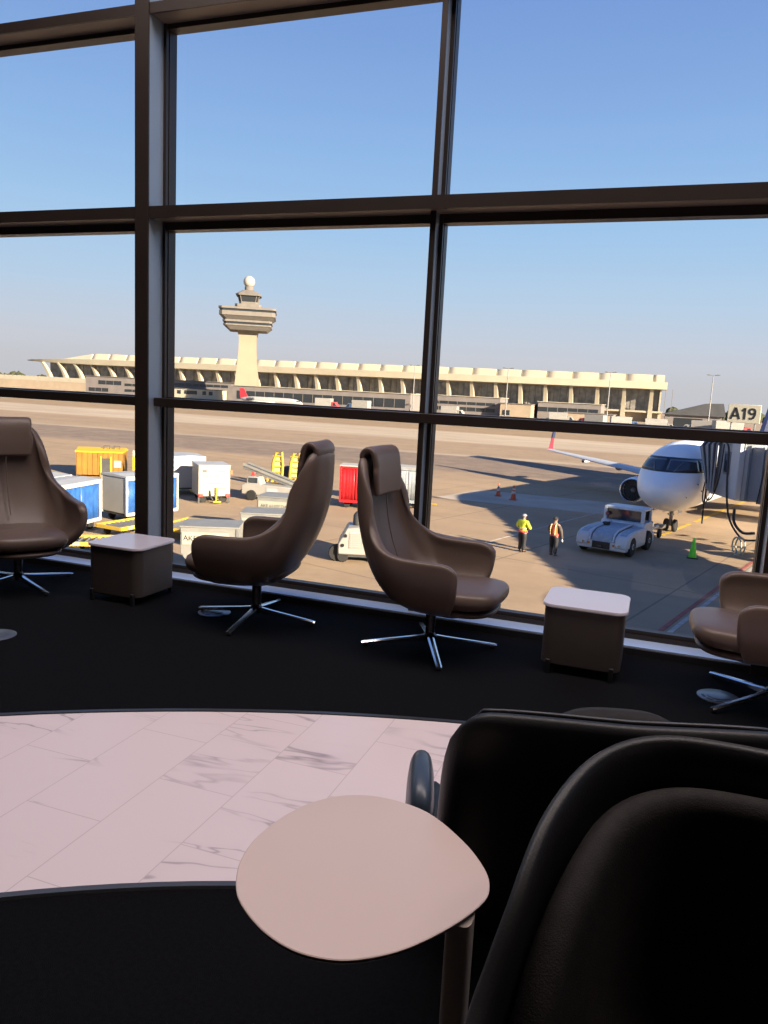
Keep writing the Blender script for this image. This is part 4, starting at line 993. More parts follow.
# ------------------------------------------------------------------ traffic cones
def cone(x, y, h, m, band, label):
    t = thing('traffic_cone', label, 'traffic cone', (x, y, G), 0, 'traffic cones on the apron')
    r = h*.19
    MB().boxm(-r*1.35, r*1.35, -r*1.35, r*1.35, 0, h*.05).build('base', blackmetal if band is None else m, t, bevel=.01)
    MB().lathe([(r,h*.05),(r*.25,h*.98),(r*.18,h),(0,h)], 22).build('body', m, t, smooth=45)
    for a, b in ([(.42,.60),(.70,.80)] if band else []):
        f = lambda u: r*(1-.75*(u-.05)/.93)+.006
        MB().lathe([(f(a),h*a),(f(b),h*b)], 22, cap=False).build('band', band, t, smooth=45, solid=.004)
limem = mat('fluorescent_lime', (.16,.75,.03), .5); orangem = mat('safety_orange', (.48,.075,.02), .5); bandm = mat('cone_white_band', (.5,.48,.45), .5)
cone(2.17, 38.55, .98, limem, None, 'bright lime green cone right of the tug')
cone(-9.16, 53.7, 1.05, orangem, bandm, 'orange cone nearer to the slim white line, right of its twin')
cone(-10.53, 55.15, .95, orangem, bandm, 'orange cone on the left, farther of the orange pair')

# ------------------------------------------------------------------ ground equipment on the left of the apron
cartw = mat('cart_white_panel', (.36,.35,.32), .5, var=.08, scale=1.2)
cartroof = mat('cart_roof_panel', (.36,.37,.37), .5, var=.10, scale=1.2)
bluec = mat('blue_tarpaulin', (.030,.115,.36), .45, var=.35, scale=2.2, bump=.6, bscale=5)
navyc = mat('dark_blue_tarpaulin', (.02,.045,.14), .5, var=.3, scale=2.2)
palec = mat('pale_clear_curtain', (.33,.38,.40), .4, var=.25, scale=2.5, bump=.4, bscale=6)
redc = mat('red_tarpaulin', (.40,.010,.014), .5, var=.25, scale=2, bump=.4, bscale=5)
yellowm = mat('safety_yellow', (.46,.30,.03), .45, var=.12, scale=2)
orangep = mat('faded_orange_panel', (.26,.125,.014), .55, var=.2, scale=1.5)
silver = mat('silver_aluminium_sheet', (.235,.235,.215), .5, .15, var=.12, scale=2)
placard = mat('cream_placard', (.34,.325,.26), .6)
redlamp = mat('red_lamp', (.50,.05,.04), .35)
darkgrey = mat('dark_grey_frame', (.05,.05,.05), .6, var=.2, scale=4)

def axle_wheels(par, x, y, r=.22, w=.14):
    for sx in (-1, 1):
        for sy in (-1, 1):
            MB().lathe([(r*.45,-w/2),(r*.9,-w/2),(r,-w*.3),(r,w*.3),(r*.9,w/2),(r*.45,w/2)], 18, Matrix.Translation((sx*x, sy*y, r)) @ Matrix.Rotation(PI/2,4,'X')).build('wheel', tyre, par, smooth=45)
inkm = mat('faded_black_ink', (.02,.02,.02), .6)
CG = 'curtain-sided baggage carts'
def cart(x, y, rz, L, Wd, label, curtain, endm, zf=.48, zt=2.28, tail=False, roofm=None, pm=None, amp=1.0):
    """box cart; local +x along the length, the curtained long side faces -y"""
    t = thing('baggage_cart', label, 'baggage cart', (x, y, G), rz, CG)
    hx, hy = L/2, Wd/2
    MB().boxm(-hx, hx, -hy, hy, zf-.12, zf).build('deck', darkgrey, t, bevel=.02)
    for sx in (-1, 1):
        MB().boxm(sx*hx-.035, sx*hx+.035, -hy+.02, hy-.02, zf, zt).build('end_panel', endm, t, bevel=.015)
        for sy in (-1, 1):
            MB().boxm(sx*hx-.06, sx*hx+.06, sy*hy-.06, sy*hy+.06, zf-.1, zt).build('corner_post', pm or cartw, t, bevel=.015)
    MB().prism([(-hy-.06,zt),(hy+.06,zt),(hy+.06,zt+.07),(0,zt+.13),(-hy-.06,zt+.07)], -hx-.07, hx+.07, 'x').build('roof', roofm or cartroof, t)
    for sy in (-1, 1):
        MB().boxm(-hx, hx, sy*hy-.05, sy*hy+.05, zt-.14, zt).build('top_rail', pm or cartw, t, bevel=.015)
        MB().boxm(-hx, hx, sy*hy-.05, sy*hy+.05, zf-.12, zf+.06).build('bottom_rail', pm or cartw, t, bevel=.015)
        for k in range(2):
            a = -hx+.06 + (L-.12)*k/2 + .01; b = a + (L-.12)/2 - .02
            n = 14; rows = []
            for z in (zf+.06, (zf+zt)/2, zt-.12):
                rows.append([(a+(b-a)*i/n, sy*(hy-.0)+.022*amp*math.sin(i*1.9+k)+.012*amp*math.sin(z*7+i), z) for i in range(n+1)])
            mb = MB(); mb.add([p for r in rows for p in r], [(j*(n+1)+i, j*(n+1)+i+1, (j+1)*(n+1)+i+1, (j+1)*(n+1)+i) for j in range(2) for i in range(n)])
            mb.build('curtain', curtain, t, solid=.012, smooth=70)
    axle_wheels(t, hx-.4, hy-.25, .2)
    MB().tube([(hx,0,zf-.15),(hx+.9,0,.30)], .035, 8).build('tow_bar', yellowm, t)
    return t
blu = math.atan2(1.55, -.20)
# three carts side by side, blue curtain towards the viewer's right
cart(-25.25, 27.6, blu - rad(0), 3.0, 1.75, 'white baggage cart with two blue curtains beside the left armchair, nearest of its row', bluec, cartw)
cart(-27.35, 28.0, blu, 3.0, 1.75, 'white roofed baggage cart second in the row, behind the one with blue curtains', bluec, cartw)
cart(-29.6, 28.5, blu, 3.0, 1.75, 'white roofed baggage cart third in the row, just before the yellow container', bluec, cartw)
cart(-24.77, 32.47, rad(74), 3.1, 2.0, 'white baggage cart with plain end panel and blue curtain, passing behind the wide mullion', bluec, cartw)
cart(-28.53, 42.0, rad(-43), 2.4, 1.9, 'white box cart with dark blue curtain, just right of the wide mullion', navyc, cartw, zt=2.4)
cart(-17.1, 43.4, rad(12), 1.75, 1.5, 'red curtained baggage cart between the two central armchairs', redc, mat('red_cart_panel', (.36,.02,.02), .5), zf=.45, zt=2.55, roofm=cartw, pm=redc, amp=.5)
cart(-14.3, 45.7, rad(0), 1.7, 1.5, 'pale cart with clear curtain behind the slim mullion', palec, cartw, zf=.45, zt=2.5, roofm=cartw, pm=palec, amp=.35)

def box_trailer():
    t = thing('box_trailer', 'white enclosed cargo trailer with red tail lamps and yellow tow post', 'trailer', (-25.35, 40.0, G), rad(43))
    hx, hy, zf, zt = .95, 1.15, .42, 2.25
    MB().boxm(-hx, hx, -hy, hy, zf, zt).build('body', mat('cream_white_trailer', (.32,.305,.255), .5, var=.06, scale=1), t, bevel=.04)
    MB().boxm(-hx-.03, hx+.03, -hy-.03, hy+.03, zt, zt+.06).build('roof', cartroof, t, bevel=.03)
    for s in (-1, 1):
        MB().boxm(s*.80-.13, s*.80+.13, -hy-.06, -hy, zf-.02, zf+.16).build('tail_lamp', redlamp, t, bevel=.02)
        MB().boxm(s*(hx-.05)-.05, s*(hx-.05)+.05, -hy+.05, -hy+.15, 0.0, zf).build('stabiliser', darkgrey, t)
    MB().tube([(.10,-hy-.10,.10),(.10,-hy-.08,.95)], .06, 8).build('tow_post', yellowm, t)
    MB().tube([(-.1,-hy-.25,.12),(.35,-hy-.25,.12)], .06, 8).build('tow_foot', yellowm, t)
    MB().tube([(-.28,-hy-.06,.8),(-.22,-hy-.15,.4),(-.1,-hy-.2,.2)], .04, 8).build('hose', darkgrey, t)
    axle_wheels(t, hx-.35, hy-.35, .22)
    MB().boxm(-.72,-.45,-hy-.008,-hy,1.86,2.02).build('logo_plate', mat('dark_logo_plate', (.10,.10,.11), .6), t)
    MB().boxm(.28,.62,-hy-.008,-hy,1.90,1.97).build('lamp_strip', mat('pale_red_strip', (.4,.2,.15), .6), t)
    for k, (x0, x1, z) in enumerate(((-.68,-.4,1.62),(-.3,-.2,1.62),(.0,.25,1.62),(-.35,.35,1.18),(.2,.7,.86))):
        MB().boxm(x0, x1, -hy-.008, -hy, z, z+.06).build('marking_strip', mat('grey_marking', (.17,.16,.15), .6), t)
    MB().boxm(hx-.02, hx+.14, -hy-.02, -hy+.16, 1.75, 2.0).build('warning_lamp', mat('orange_lamp', (.5,.12,.04), .4), t, bevel=.02)
box_trailer()

def yellow_container():
    t = thing('cargo_container', 'yellow roofed orange cargo container with a side doorway, left of the wide mullion', 'container', (-38.5, 46.05, G), rad(31))
    hx, hy = 1.6, 1.3
    MB().boxm(-hx, hx, -hy, hy, .12, 1.75).build('body', orangep, t)
    for k in range(9):
        x = -hx+.1+.36*k; MB().boxm(x-.04, x+.04, -hy-.05, -hy+.02, .15, 1.72).build('rib', orangep, t)
    MB().prism([(-hy-.06,1.75),(hy+.06,1.75),(hy+.06,1.85),(0,2.05),(-hy-.06,1.85)], -hx-.06, hx+.06, 'x').build('roof', mat('bright_yellow_roof', (.50,.33,.01), .5), t)
    MB().boxm(.15, .75, -hy-.07, -hy-.01, .12, 1.35).build('doorway', darkgrey, t)
    for x in (.10, .80): MB().boxm(x-.06, x+.06, -hy-.12, -hy-.02, .0, 1.5).build('door_frame', yellowm, t)
    for sx in (-1, 1):
        for sy in (-1, 1): MB().boxm(sx*hx-.08*(1+sx)/1-.0, sx*hx+.08*(1-sx), sy*hy-.08, sy*hy+.08, 0, .14).build('foot', darkgrey, t)
    MB().boxm(1.0, 1.5, -hy-.06, -hy-.02, .7, 1.2).build('notice', placard, t)
    for sx in (.2, .9): MB().tube([(sx,-.5,1.9),(sx,-.5,2.2),(sx+.4,-.5,2.2),(sx+.4,-.5,1.9)], .03, 6).build('lifting_loop', darkgrey, t)
yellow_container()
def yellow_cart():
    t = thing('cargo_dolly', 'pale cargo dolly with a yellow triangular side sheet, beside the yellow container', 'dolly', (-34.6, 46.2, G), rad(25))
    MB().boxm(-1.3, 1.3, -.8, .8, .35, .5).build('deck', cartw, t, bevel=.02)
    MB().prism([(-1.2,.5),(1.2,.5),(1.2,1.5),(-1.2,2.0)], .6, .75, 'y').build('back_panel', cartw, t)
    MB().prism([(-.9,.5),(1.2,.5),(1.2,.9),(-.9,1.7)], -.78, -.72, 'y').build('side_sheet', mat('bright_yellow_roof', (.50,.33,.01), .5), t)
    axle_wheels(t, .95, .6, .18)
yellow_cart()

def belt_loader():
    t = thing('belt_loader', 'white belt loader truck with grey conveyor sloping down to the right', 'belt loader', (-22.35, 42.6, G), rad(6))
    MB().prism([(-1.9,.35),(-1.9,.95),(-1.6,1.05),(.9,1.0),(1.9,.92),(1.95,.45),(1.8,.35)], -.8, .8, 'y').build('chassis', whitep, t, bevel=.06)
    MB().prism([(-1.6,1.0),(-1.55,1.5),(-.8,1.5),(-.6,1.0)], -.75, .1, 'y').build('cab', whitep, t, bevel=.05)
    MB().boxm(-1.45,-.85,-.77,-.74,1.1,1.42).build('cab_window', cockpitg, t)
    MB().box((.2, .35, 1.28), (4.9, .75, .22), ry=rad(17)).build('conveyor', steelgrey, t, bevel=.03)
    MB().box((.2, .35, 1.41), (4.8, .6, .04), ry=rad(17)).build('belt', darkgrey, t)
    for s in (-.06, .76): MB().box((.2, s, 1.44), (4.9, .06, .16), ry=rad(17)).build('side_rail', silver, t)
    MB().tube([(-1.0,.35,1.0),(-1.0,.35,1.5)], .08, 8).build('lift_post', darkgrey, t)
    axle_wheels(t, 1.2, .78, .33, .22)
    MB().boxm(-2.0,-1.9,-.7,.7,.5,.62).build('bumper', darkgrey, t, bevel=.02)
    MB().boxm(-1.4,-1.2,-.4,-.2,1.5,1.72).build('beacon', redlamp, t, bevel=.03)
    MB().boxm(-.2,.5,-.83,-.79,.55,.85).build('side_panel', cartroof, t)
belt_loader()
def cargo_loader():
    t = thing('cargo_loader', 'yellow and grey cargo loader with two upright yellow guards', 'cargo loader', (-24.2, 49.6, G), rad(20))
    MB().boxm(-2.0, 2.0, -1.3, 1.3, .45, .75).build('platform', cartroof, t, bevel=.03)
    s = MB().boxm(-2.02, 2.02, -1.36, -1.30, .42, .80).build('edge_board', yellowm, t)
    for k in range(10): 
        x = -1.9+.4*k; MB().prism([(x,.44),(x+.18,.44),(x+.30,.78),(x+.12,.78)], -1.38, -1.35, 'y').build('black_stripe', darkgrey, s)
    for x in (-1.35, -.10):
        g = MB().tube([(x-.35,-.9,.75),(x-.30,-.9,1.8),(x-.1,-.9,2.5),(x+.3,-.9,2.55),(x+.38,-.9,1.6),(x+.35,-.9,.75)], .10, 8).build('guard', yellowm, t, smooth=60)
        for z in (1.1, 1.5, 1.9, 2.25): MB().tube([(x-.32,-.9,z),(x+.36,-.9,z)], .06, 6).build('guard_rung', yellowm, g)
        MB().boxm(x-.30, x+.30, -.86, -.80, .8, 2.2).build('guard_mesh', mat('pale_yellow_panel', (.50,.40,.16), .6), g)
    MB().sphere((-.6,.35,.9), .8, 18, 10, (1,.9,.75)).build('engine_cover', darkgrey, t, smooth=60)
    axle_wheels(t, 1.4, 1.0, .3, .22)
cargo_loader()

def uld(x, y, rz, label, code, size=.26):
    t = thing('air_cargo_container', label, 'container', (x, y, G), rz, 'silver air cargo containers below the dark armchair')
    # contoured lower-deck container: sloping lower flank on one side
    MB().prism([(-.78,.55),(.78,.55),(.78,2.10),(-1.22,2.10),(-1.22,1.15)], -.76, .76, 'y').build('body', silver, t, bevel=.02)
    MB().prism([(-.82,.50),(.82,.50),(.82,.56),(-.82,.56)], -.80, .80, 'y').build('base_frame', steelgrey, t, bevel=.01)
    for z in (2.08,): MB().boxm(-1.25, .81, -.79, .79, 2.06, 2.12).build('top_frame', silver, t, bevel=.01)
    for xx in (.75,): MB().boxm(xx-.04, xx+.04, -.80, -.75, .55, 2.08).build('corner_frame', steelgrey, t)
    p = MB().boxm(-1.16, .45, -.785, -.765, 1.46, 1.90).build('placard', placard, t)
    text(t, code, size, (-.42 if len(code) > 6 else -.78, -.79, 1.68), (PI/2,0,0), inkm)
    MB().boxm(-.60,-.30,-.785,-.765,.95,1.15).build('sticker', mat('grey_marking', (.17,.16,.15), .6), t)
    # dolly below
    d = MB().boxm(-1.0, 1.0, -.85, .85, .36, .46).build('dolly_frame', darkgrey, t)
    for k in range(8): MB().cyl((-.85+.24*k,-.8,.47),(-.85+.24*k,.8,.47), .035, .035, 8).build('roller', steelgrey, d)
    axle_wheels(t, .7, .65, .17)
    return t
uld(-14.45, 23.4, rad(23), 'silver air cargo container with AKE placard, nearest, left of the dark armchair', 'AKE 0')
uld(-15.82, 31.5, rad(10), 'silver air cargo container with long number placard, behind the dark armchair arm', 'AKE 61107 DA', .2)
uld(-14.2, 27.1, rad(20), 'silver air cargo container in the middle of three, half hidden by the armchair arm', 'AKE', .24)
def flat_dolly(x, y, rz, label, m=yellowm):
    t = thing('container_dolly', label, 'dolly', (x, y, G), rz, 'empty flat dollies')
    for s in (-1, 1):
        MB().boxm(-1.5, 1.5, s*.75-.06, s*.75+.06, .38, .56).build('side_beam', m, t, bevel=.015)
        MB().boxm(s*1.45-.06, s*1.45+.06, -.75, .75, .38, .54).build('end_beam', m, t, bevel=.015)
    MB().boxm(-1.4, 1.4, -.7, .7, .36, .42).build('deck', darkgrey, t)
    for k in range(10): MB().cyl((-1.25+.28*k,-.68,.46),(-1.25+.28*k,.68,.46), .045, .045, 8).build('roller', steelgrey, t)
    for k in range(3): MB().boxm(-1.1+.9*k, -.8+.9*k, -.84, -.78, .44, .54).build('stop_block', cartw, t, bevel=.01)
    axle_wheels(t, 1.0, .6, .18)
    MB().tube([(1.5,0,.4),(2.5,0,.22)], .04, 8).build('tow_bar', m, t)
    return t
flat_dolly(-20.4, 30.1, rad(94), 'yellow edged flat dolly directly right of the wide mullion')
flat_dolly(-22.5, 29.0, rad(82), 'yellow framed flat dolly in front of the blue curtained cart')
flat_dolly(-20.9, 25.1, rad(30), 'yellow framed flat dolly just above the low cube table', mat('dusty_yellow', (.42,.30,.05), .5))
flat_dolly(-23.9, 23.2, rad(62), 'pale framed flat dolly between the blue curtained carts and the cube table', cartw)
flat_dolly(-19.2, 22.3, rad(25), 'pale framed flat dolly nearest the window, above the cube table', cartw)

def gpu():
    t = thing('ground_power_unit', 'white wheeled ground power unit with perforated grille between the two armchairs', 'power unit', (-11.15, 29.45, G), rad(20)); t.scale = (1.1,1.1,1.12)
    MB().prism([(-.98,.30),(-.98,.72),(-.66,1.30),(.45,1.40),(.72,1.25),(.78,.30)], -.6, .9, 'y').build('housing', whitep, t, bevel=.06)
    g = MB().boxm(-.56, .16, -.625, -.60, .55, 1.18).build('grille', cartw, t, bevel=.01)
    for i in range(8):
        for j in range(7):
            MB().boxm(-.51+.085*i-.020, -.51+.085*i+.020, -.632, -.615, .60+.08*j-.018, .60+.08*j+.018).build('vent_hole', blackmetal, g)
    for x, z in ((-.70,1.02),(-.80,.66),(.42,1.0),(.52,.66)): MB().cyl((x,-.64,z),(x,-.59,z), .065, .065, 14).build('lamp', blackmetal, t, smooth=45)
    MB().lathe([(.20,1.3),(.22,1.5),(.20,1.72),(.10,1.84),(0,1.86)], 20, Matrix.Translation((-.25,.1,0))).build('exhaust_dome', darkgrey, t, smooth=45)
    MB().tube([(.15,.0,1.36),(.17,.0,1.72),(.45,.0,1.74),(.5,.0,1.38)], .045, 8).build('lifting_bail', darkgrey, t, smooth=60)
    MB().boxm(-1.0, .85, -.5, .8, .20, .34).build('frame', darkgrey, t, bevel=.02)
    for sx in (-.78, .62):
        for sy in (-.42, .72): MB().lathe([(.1,-.09),(.20,-.09),(.22,-.06),(.22,.06),(.20,.09),(.1,.09)], 18, Matrix.Translation((sx,sy,.22)) @ Matrix.Rotation(PI/2,4,'X')).build('wheel', tyre, t, smooth=45)
    MB().lathe([(.14,-.10),(.29,-.10),(.32,-.06),(.32,.06),(.29,.10),(.14,.10)], 20, Matrix.Translation((-1.02,-.30,.32)) @ Matrix.Rotation(PI/2,4,'X')).build('side_wheel', tyre, t, smooth=45)
gpu()

# ------------------------------------------------------------------ service vehicles along the terminal
def service_truck(x, y, rz, label, s=1.0, boxc=whitep, cabc=whitep):
    t = thing('service_truck', label, 'truck', (x, y, G), rz, 'distant airport service trucks')
    MB().boxm(-3.2*s, .9*s, -1.15*s, 1.15*s, .8*s, 3.2*s).build('box_body', boxc, t, bevel=.05)
    MB().prism([(1.0*s,.6*s),(1.0*s,2.4*s),(1.9*s,2.4*s),(2.5*s,1.5*s),(2.6*s,.6*s)], -1.05*s, 1.05*s, 'y').build('cab', cabc, t, bevel=.05)
    MB().prism([(1.5*s,1.5*s),(1.5*s,2.2*s),(1.85*s,2.2*s),(2.3*s,1.5*s)], -1.08*s, 1.08*s, 'y').build('cab_window', darkglass, t)
    MB().boxm(-3.2*s, 2.6*s, -.9*s, .9*s, .5*s, .8*s).build('chassis', darkgrey, t)
    for xx in (-2.2*s, 1.7*s):
        for sy in (-1, 1): MB().cyl((xx,sy*.85*s,.45*s),(xx,sy*1.1*s,.45*s), .45*s, .45*s, 14).build('wheel', tyre, t, smooth=45)
    return t
bl = mat('blue_vehicle_paint', (.05,.10,.22), .5)
rd = mat('red_vehicle_paint', (.32,.05,.05), .5)
for x, y, rz, lab, s, b, c in ((-27,235,.1,'white service truck below the right end of the terminal',1.3,whitep,whitep), (-18,222,2.9,'white service truck with red cab below the terminal corner',1.3,whitep,rd), (-8,215,.2,'white service truck with blue cab left of the dark hangar roof',1.3,whitep,bl), (1,210,.0,'pale service truck in front of the hangar',1.3,cartw,whitep), (9,200,3.0,'white service truck right of the hangar mast',1.4,whitep,whitep), (17,195,.2,'white service truck just left of the sign board',1.5,whitep,rd), (-62,240,.0,'white service truck near the slim mullion',1.3,whitep,whitep), (-108,244,.1,'white service truck with red cab between the parked airliner and the slim mullion',1.4,whitep,rd), (-95,238,3.1,'white service truck right of its red cabbed neighbour',1.4,whitep,bl)):
    service_truck(x, y, rz, lab, s, b, c)

# ------------------------------------------------------------------ two ground workers
skin_m = mat('skin', (.30,.17,.11), .55)
trouser = mat('dark_trousers', (.016,.016,.020), .8)
hivis = mat('yellow_high_visibility_cloth', (.55,.62,.03), .6, var=.08, scale=6)
pinkm = mat('pink_red_hem_band', (.60,.09,.09), .6)
orangev = mat('orange_high_visibility_vest', (.72,.14,.03), .6, var=.15, scale=8)
stripe = mat('pale_reflective_stripe', (.60,.50,.30), .5)
brownj = mat('brown_grey_jacket', (.075,.060,.050), .8, var=.1, scale=8)
def skin(name, verts, edges, radii, m, parent, root=0, sub=2, smoothing=0.0):
    me = bpy.data.meshes.new(name); me.from_pydata(verts, edges, [])
    o = bpy.data.objects.new(name, me); COL.objects.link(o); me.materials.append(m)
    if parent: o.parent = parent
    md = o.modifiers.new('Skin', 'SKIN'); md.use_smooth_shade = True; md.branch_smoothing = smoothing
    for i, r in enumerate(radii):
        sv = me.skin_vertices[0].data[i]; sv.radius = r if isinstance(r, tuple) else (r, r); sv.use_root = (i == root)
    s = o.modifiers.new('Subsurf', 'SUBSURF'); s.levels = sub; s.render_levels = sub
    return o
def hand(V, E, Rd, wrist, d, side, gloved=False):
    """append a palm with thumb and four bent fingers after vertex index 'wrist'; d = pointing direction, side = thumb direction"""
    d = Vector(d).normalized(); s = Vector(side).normalized(); n = d.cross(s); w = Vector(V[wrist])
    V.append(tuple(w + d*.045)); E.append((wrist, len(V)-1)); Rd.append((.026,.018)); palm = len(V)-1
    for k, (off, ln) in enumerate(((.024,.072),(.008,.080),(-.008,.075),(-.022,.060))):
        a = Vector(V[palm]) + d*.042 + s*off; b = a + d*ln*.5 + n*.008; c = b + d*ln*.38 + n*.022
        for q, r in ((a,.0095),(b,.0088),(c,.0075)):
            V.append(tuple(q)); Rd.append(r); E.append((palm if q is a else len(V)-2, len(V)-1))
    a = w + d*.030 + s*.030; b = a + d*.030 + s*.016; c = b + d*.026 + s*.002
    for q, r in ((a,.011),(b,.010),(c,.008)):
        V.append(tuple(q)); Rd.append(r); E.append((palm if q is a else len(V)-2, len(V)-1))
def person(x, y, rz, label, arms, jacket):
    t = thing('person', label, 'person', (x, y, G), rz, 'ground workers on the apron')
    # local: facing +y, left hand at -x
    V = [(0,0,.96),(0,.0,1.12),(0,-.015,1.28),(0,-.01,1.43),(0,.0,1.52),(0,.025,1.585)]; E = [(0,1),(1,2),(2,3),(3,4),(4,5)]
    Rd = [(.145,.105),(.135,.095),(.155,.105),(.120,.085),(.052,.055),(.05,.055)]
    V += [(0,.02,1.66),(0,.015,1.745)]; E += [(5,6),(6,7)]; Rd += [(.072,.092),(.055,.07)]
    V.append((0,.105,1.655)); E.append((6,8)); Rd.append((.014,.016))                    # nose
    for s in (-1, 1):
        V.append((s*.082,.015,1.655)); E.append((6,len(V)-1)); Rd.append((.012,.022))     # ear
    feet = {}
    for s, dy in ((-1,.03),(1,-.03)):
        b = len(V)
        V += [(s*.095,0,.90),(s*.10,dy*.6+.015,.50),(s*.105,dy-.01,.10),(s*.115,dy+.07,.045),(s*.12,dy+.15,.035)]
        E += [(0,b),(b,b+1),(b+1,b+2),(b+2,b+3),(b+3,b+4)]; Rd += [(.092,.095),.062,.042,(.045,.035),(.042,.028)]
        feet[s] = [V[b], V[b+1], V[b+2], V[b+3], V[b+4]]
    chains = {}
    for s in (-1, 1):
        sh, el, wr, hd, th = arms[s]; b = len(V)
        V += [(s*.17,-.01,1.43), sh, el, wr]; E += [(3,b),(b,b+1),(b+1,b+2),(b+2,b+3)]; Rd += [.062,.052,.042,.028]
        chains[s] = [V[b], sh, el, wr]
        hand(V, E, Rd, b+3, hd, th)
    t.scale = (1.22, 1.22, 1.02)
    skin('body', V, E, Rd, skin_m, t)
    # trousers
    v = [(0,0,.98),(0,0,.90)]; e = [(0,1)]; r = [(.182,.142),(.180,.142)]
    for s in (-1, 1):
        b = len(v); f = feet[s]; v += [f[0], f[1], (f[2][0], f[2][1], .075)]; e += [(1,b),(b,b+1),(b+1,b+2)]; r += [.116,.084,.068]
    skin('trousers', v, e, r, trouser, t)
    for s in (-1, 1):
        f = feet[s]; skin('shoe', [(f[2][0],f[2][1]-.03,.055),f[3],f[4]], [(0,1),(1,2)], [(.052,.052),(.053,.045),(.048,.036)], blackmetal, t, sub=1)
    # jacket: torso and sleeves
    v = [(0,0,.93),(0,0,1.10),(0,-.015,1.28),(0,-.01,1.42),(0,0,1.495)]; e = [(0,1),(1,2),(2,3),(3,4)]; r = [(.185,.145),(.178,.135),(.192,.138),(.150,.115),(.075,.075)]
    jm, sm = jacket
    if sm is jm:
        for s in (-1, 1):
            c = chains[s]; b = len(v); v += [(s*.165,-.01,1.42), c[1], c[2], c[3]]; e += [(3,b),(b,b+1),(b+1,b+2),(b+2,b+3)]; r += [.085,.078,.070,.052]
        skin('jacket', v, e, r, jm, t)
    else:
        skin('vest', v, e, r, jm, t)
        for s in (-1, 1):
            c = chains[s]; skin('sleeve', [(s*.15,-.01,1.425), c[1], c[2], c[3]], [(0,1),(1,2),(2,3)], [.080,.074,.064,.048], sm, t)
    return t
# worker in yellow: arms folded in front, looking down to the right
t = person(-5.44, 35.25, rad(-28), 'person in yellow high visibility jacket with pink hem, pale cap and dark trousers, arms folded', {
  -1: ((-.255,-.01,1.27),(-.285,.06,1.12),(-.08,.20,1.16),(1,.1,0),(0,.3,1)), 1: ((.255,-.01,1.27),(.29,.06,1.13),(.09,.22,1.12),(-1,.1,0),(0,.3,1))}, (hivis, hivis))
MB().lathe([(.200,.925),(.205,.96),(.198,1.02)], 28, Matrix.Diagonal((1,.80,1,1)), cap=False).build('hem_band', pinkm, t, smooth=60, solid=.01)
MB().lathe([(.203,1.10),(.207,1.15)], 28, Matrix.Diagonal((1,.78,1,1)), cap=False).build('reflective_band', stripe, t, smooth=60, solid=.008)
MB().sphere((0,.012,1.70), .100, 18, 10, (.88,1.04,.80)).build('cap', mat('pale_grey_cap', (.20,.215,.25), .7), t, smooth=60)
MB().lathe([(.0,0),(.075,0),(.072,.012),(0,.014)], 18, Matrix.Translation((0,.10,1.685)) @ Matrix.Diagonal((1,.8,1,1))).build('cap_peak', mat('pale_grey_cap', (.20,.215,.25), .7), t, smooth=45)
# worker in orange vest: right arm hanging with a white glove
t = person(-3.98, 35.2, rad(-22), 'person in orange high visibility vest over brown sleeves, dark cap and trousers, white glove', {
  -1: ((-.235,.01,1.22),(-.24,.10,1.03),(-.14,.24,1.06),(.8,.5,0),(0,.2,1)), 1: ((.265,-.01,1.22),(.285,.02,1.02),(.29,.08,.80),(.05,.15,-1),(-.3,1,0))}, (orangev, brownj))
for s in (-1, 1):
    MB().tube([(s*.085,.02,1.50),(s*.09,-.128,1.42),(s*.10,-.155,1.25),(s*.095,-.148,1.00)], .020, 6).build('reflective_strap', stripe, t, smooth=60)
MB().lathe([(.192,.93),(.194,1.02)], 28, Matrix.Diagonal((1,.80,1,1)), cap=False).build('hem_band', pinkm, t, smooth=60, solid=.008)
MB().sphere((0,.008,1.705), .102, 18, 10, (.88,1.06,.85)).build('cap', mat('dark_knit_cap', (.025,.022,.024), .9), t, smooth=60)
skin('glove', [(.29,.08,.80),(.292,.087,.755),(.294,.095,.70),(.297,.105,.66)], [(0,1),(1,2),(2,3)], [.040,.043,.040,.024], mat('white_work_glove', (.60,.60,.58), .7), t, sub=1)

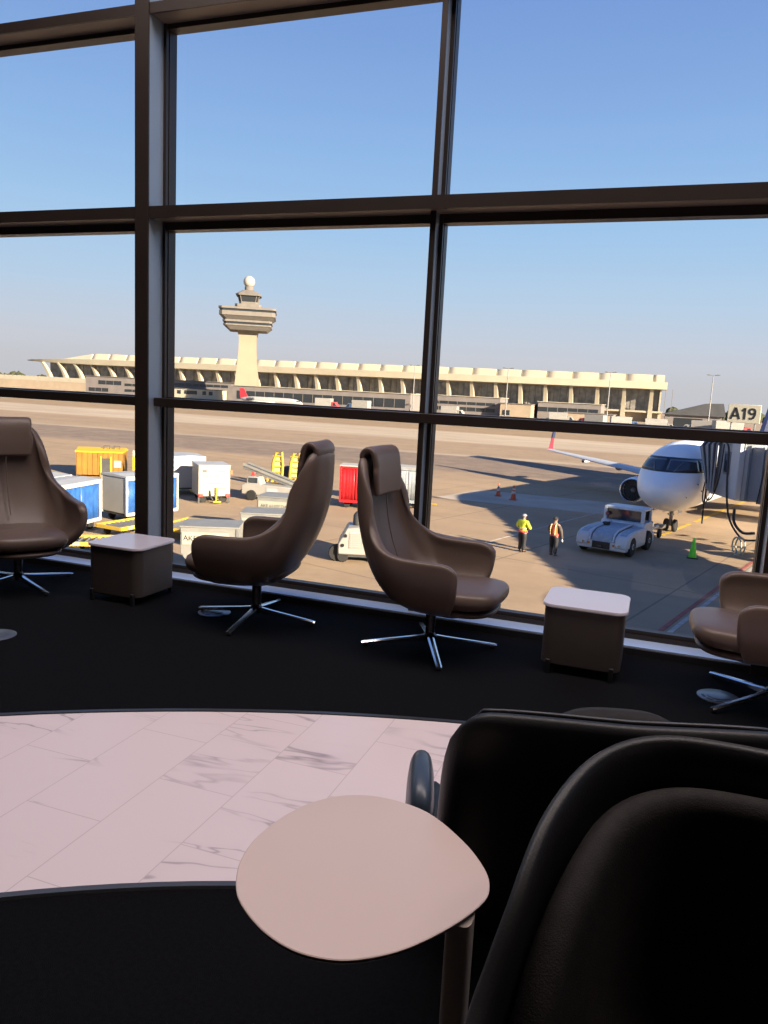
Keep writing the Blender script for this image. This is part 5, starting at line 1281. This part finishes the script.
# ------------------------------------------------------------------ light: sky, sun, ceiling luminaires
def world():
    w = bpy.data.worlds.new('sky'); SC.world = w; w.use_nodes = True
    nt = w.node_tree; L = nt.links; bg = nt.nodes['Background']
    tc = nt.nodes.new('ShaderNodeTexCoord'); sp = nt.nodes.new('ShaderNodeSeparateXYZ'); L.new(tc.outputs['Generated'], sp.inputs[0])
    mp = nt.nodes.new('ShaderNodeMapping'); mp.inputs['Scale'].default_value = (1.5, 1.5, 22); L.new(tc.outputs['Generated'], mp.inputs[0])
    n = nt.nodes.new('ShaderNodeTexNoise'); n.inputs['Scale'].default_value = 1.6; n.inputs['Detail'].default_value = 3; L.new(mp.outputs[0], n.inputs['Vector'])
    z = node_math(nt, 'ADD', sp.outputs['Z'], node_math(nt, 'MULTIPLY', node_math(nt, 'SUBTRACT', n.outputs['Fac'], 0.5), 0.02))
    r = nt.nodes.new('ShaderNodeValToRGB'); L.new(z, r.inputs['Fac'])
    stops = [(0.0,(203,203,208)), (0.025,(205,206,212)), (0.05,(208,211,220)), (0.075,(203,213,228)), (0.12,(190,214,238)), (0.20,(168,205,242)), (0.28,(150,190,238)), (0.36,(136,174,230)), (0.46,(119,156,220)), (0.7,(92,128,200)), (1.0,(70,104,180))]
    el = r.color_ramp.elements
    while len(el) < len(stops): el.new(0.5)
    for e, (p, c) in zip(el, stops):
        e.position = p; e.color = (*lin([q/255 for q in c]), 1)
    L.new(r.outputs['Color'], bg.inputs['Color']); bg.inputs['Strength'].default_value = 1.0
world()
def sun():
    d = bpy.data.lights.new('sun', 'SUN'); d.energy = 20.0; d.angle = rad(0.6); d.color = (1.0, 0.83, 0.62)
    o = bpy.data.objects.new('sun', d); COL.objects.link(o)
    e = rad(18.0); h = Vector((0.905, -0.425, 0)).normalized()
    to = h*math.cos(e) + Vector((0,0,math.sin(e)))
    o.rotation_euler = (-to).to_track_quat('-Z', 'Y').to_euler(); o.location = (60, -40, 40)
sun()
def ceiling_light(x, y, sx, sy, W, col):
    d = bpy.data.lights.new('ceiling_light', 'AREA'); d.shape = 'RECTANGLE'; d.size = sx; d.size_y = sy; d.energy = W; d.color = col
    o = bpy.data.objects.new('ceiling_light', d); COL.objects.link(o); o.location = (x, y, CEIL-0.02)
for x in (-2.6, 2.0):
    ceiling_light(x, 3.1, 4.4, 1.8, 180, (1.0, 0.86, 0.82))
SC.view_settings.view_transform = 'Standard'; SC.view_settings.look = 'None'
SC.view_settings.gamma = 1; SC.view_settings.exposure = 0; SC.view_settings.use_curve_mapping = False
SC.cycles.max_bounces = 8; SC.cycles.transparent_max_bounces = 16; SC.cycles.sample_clamp_indirect = 6
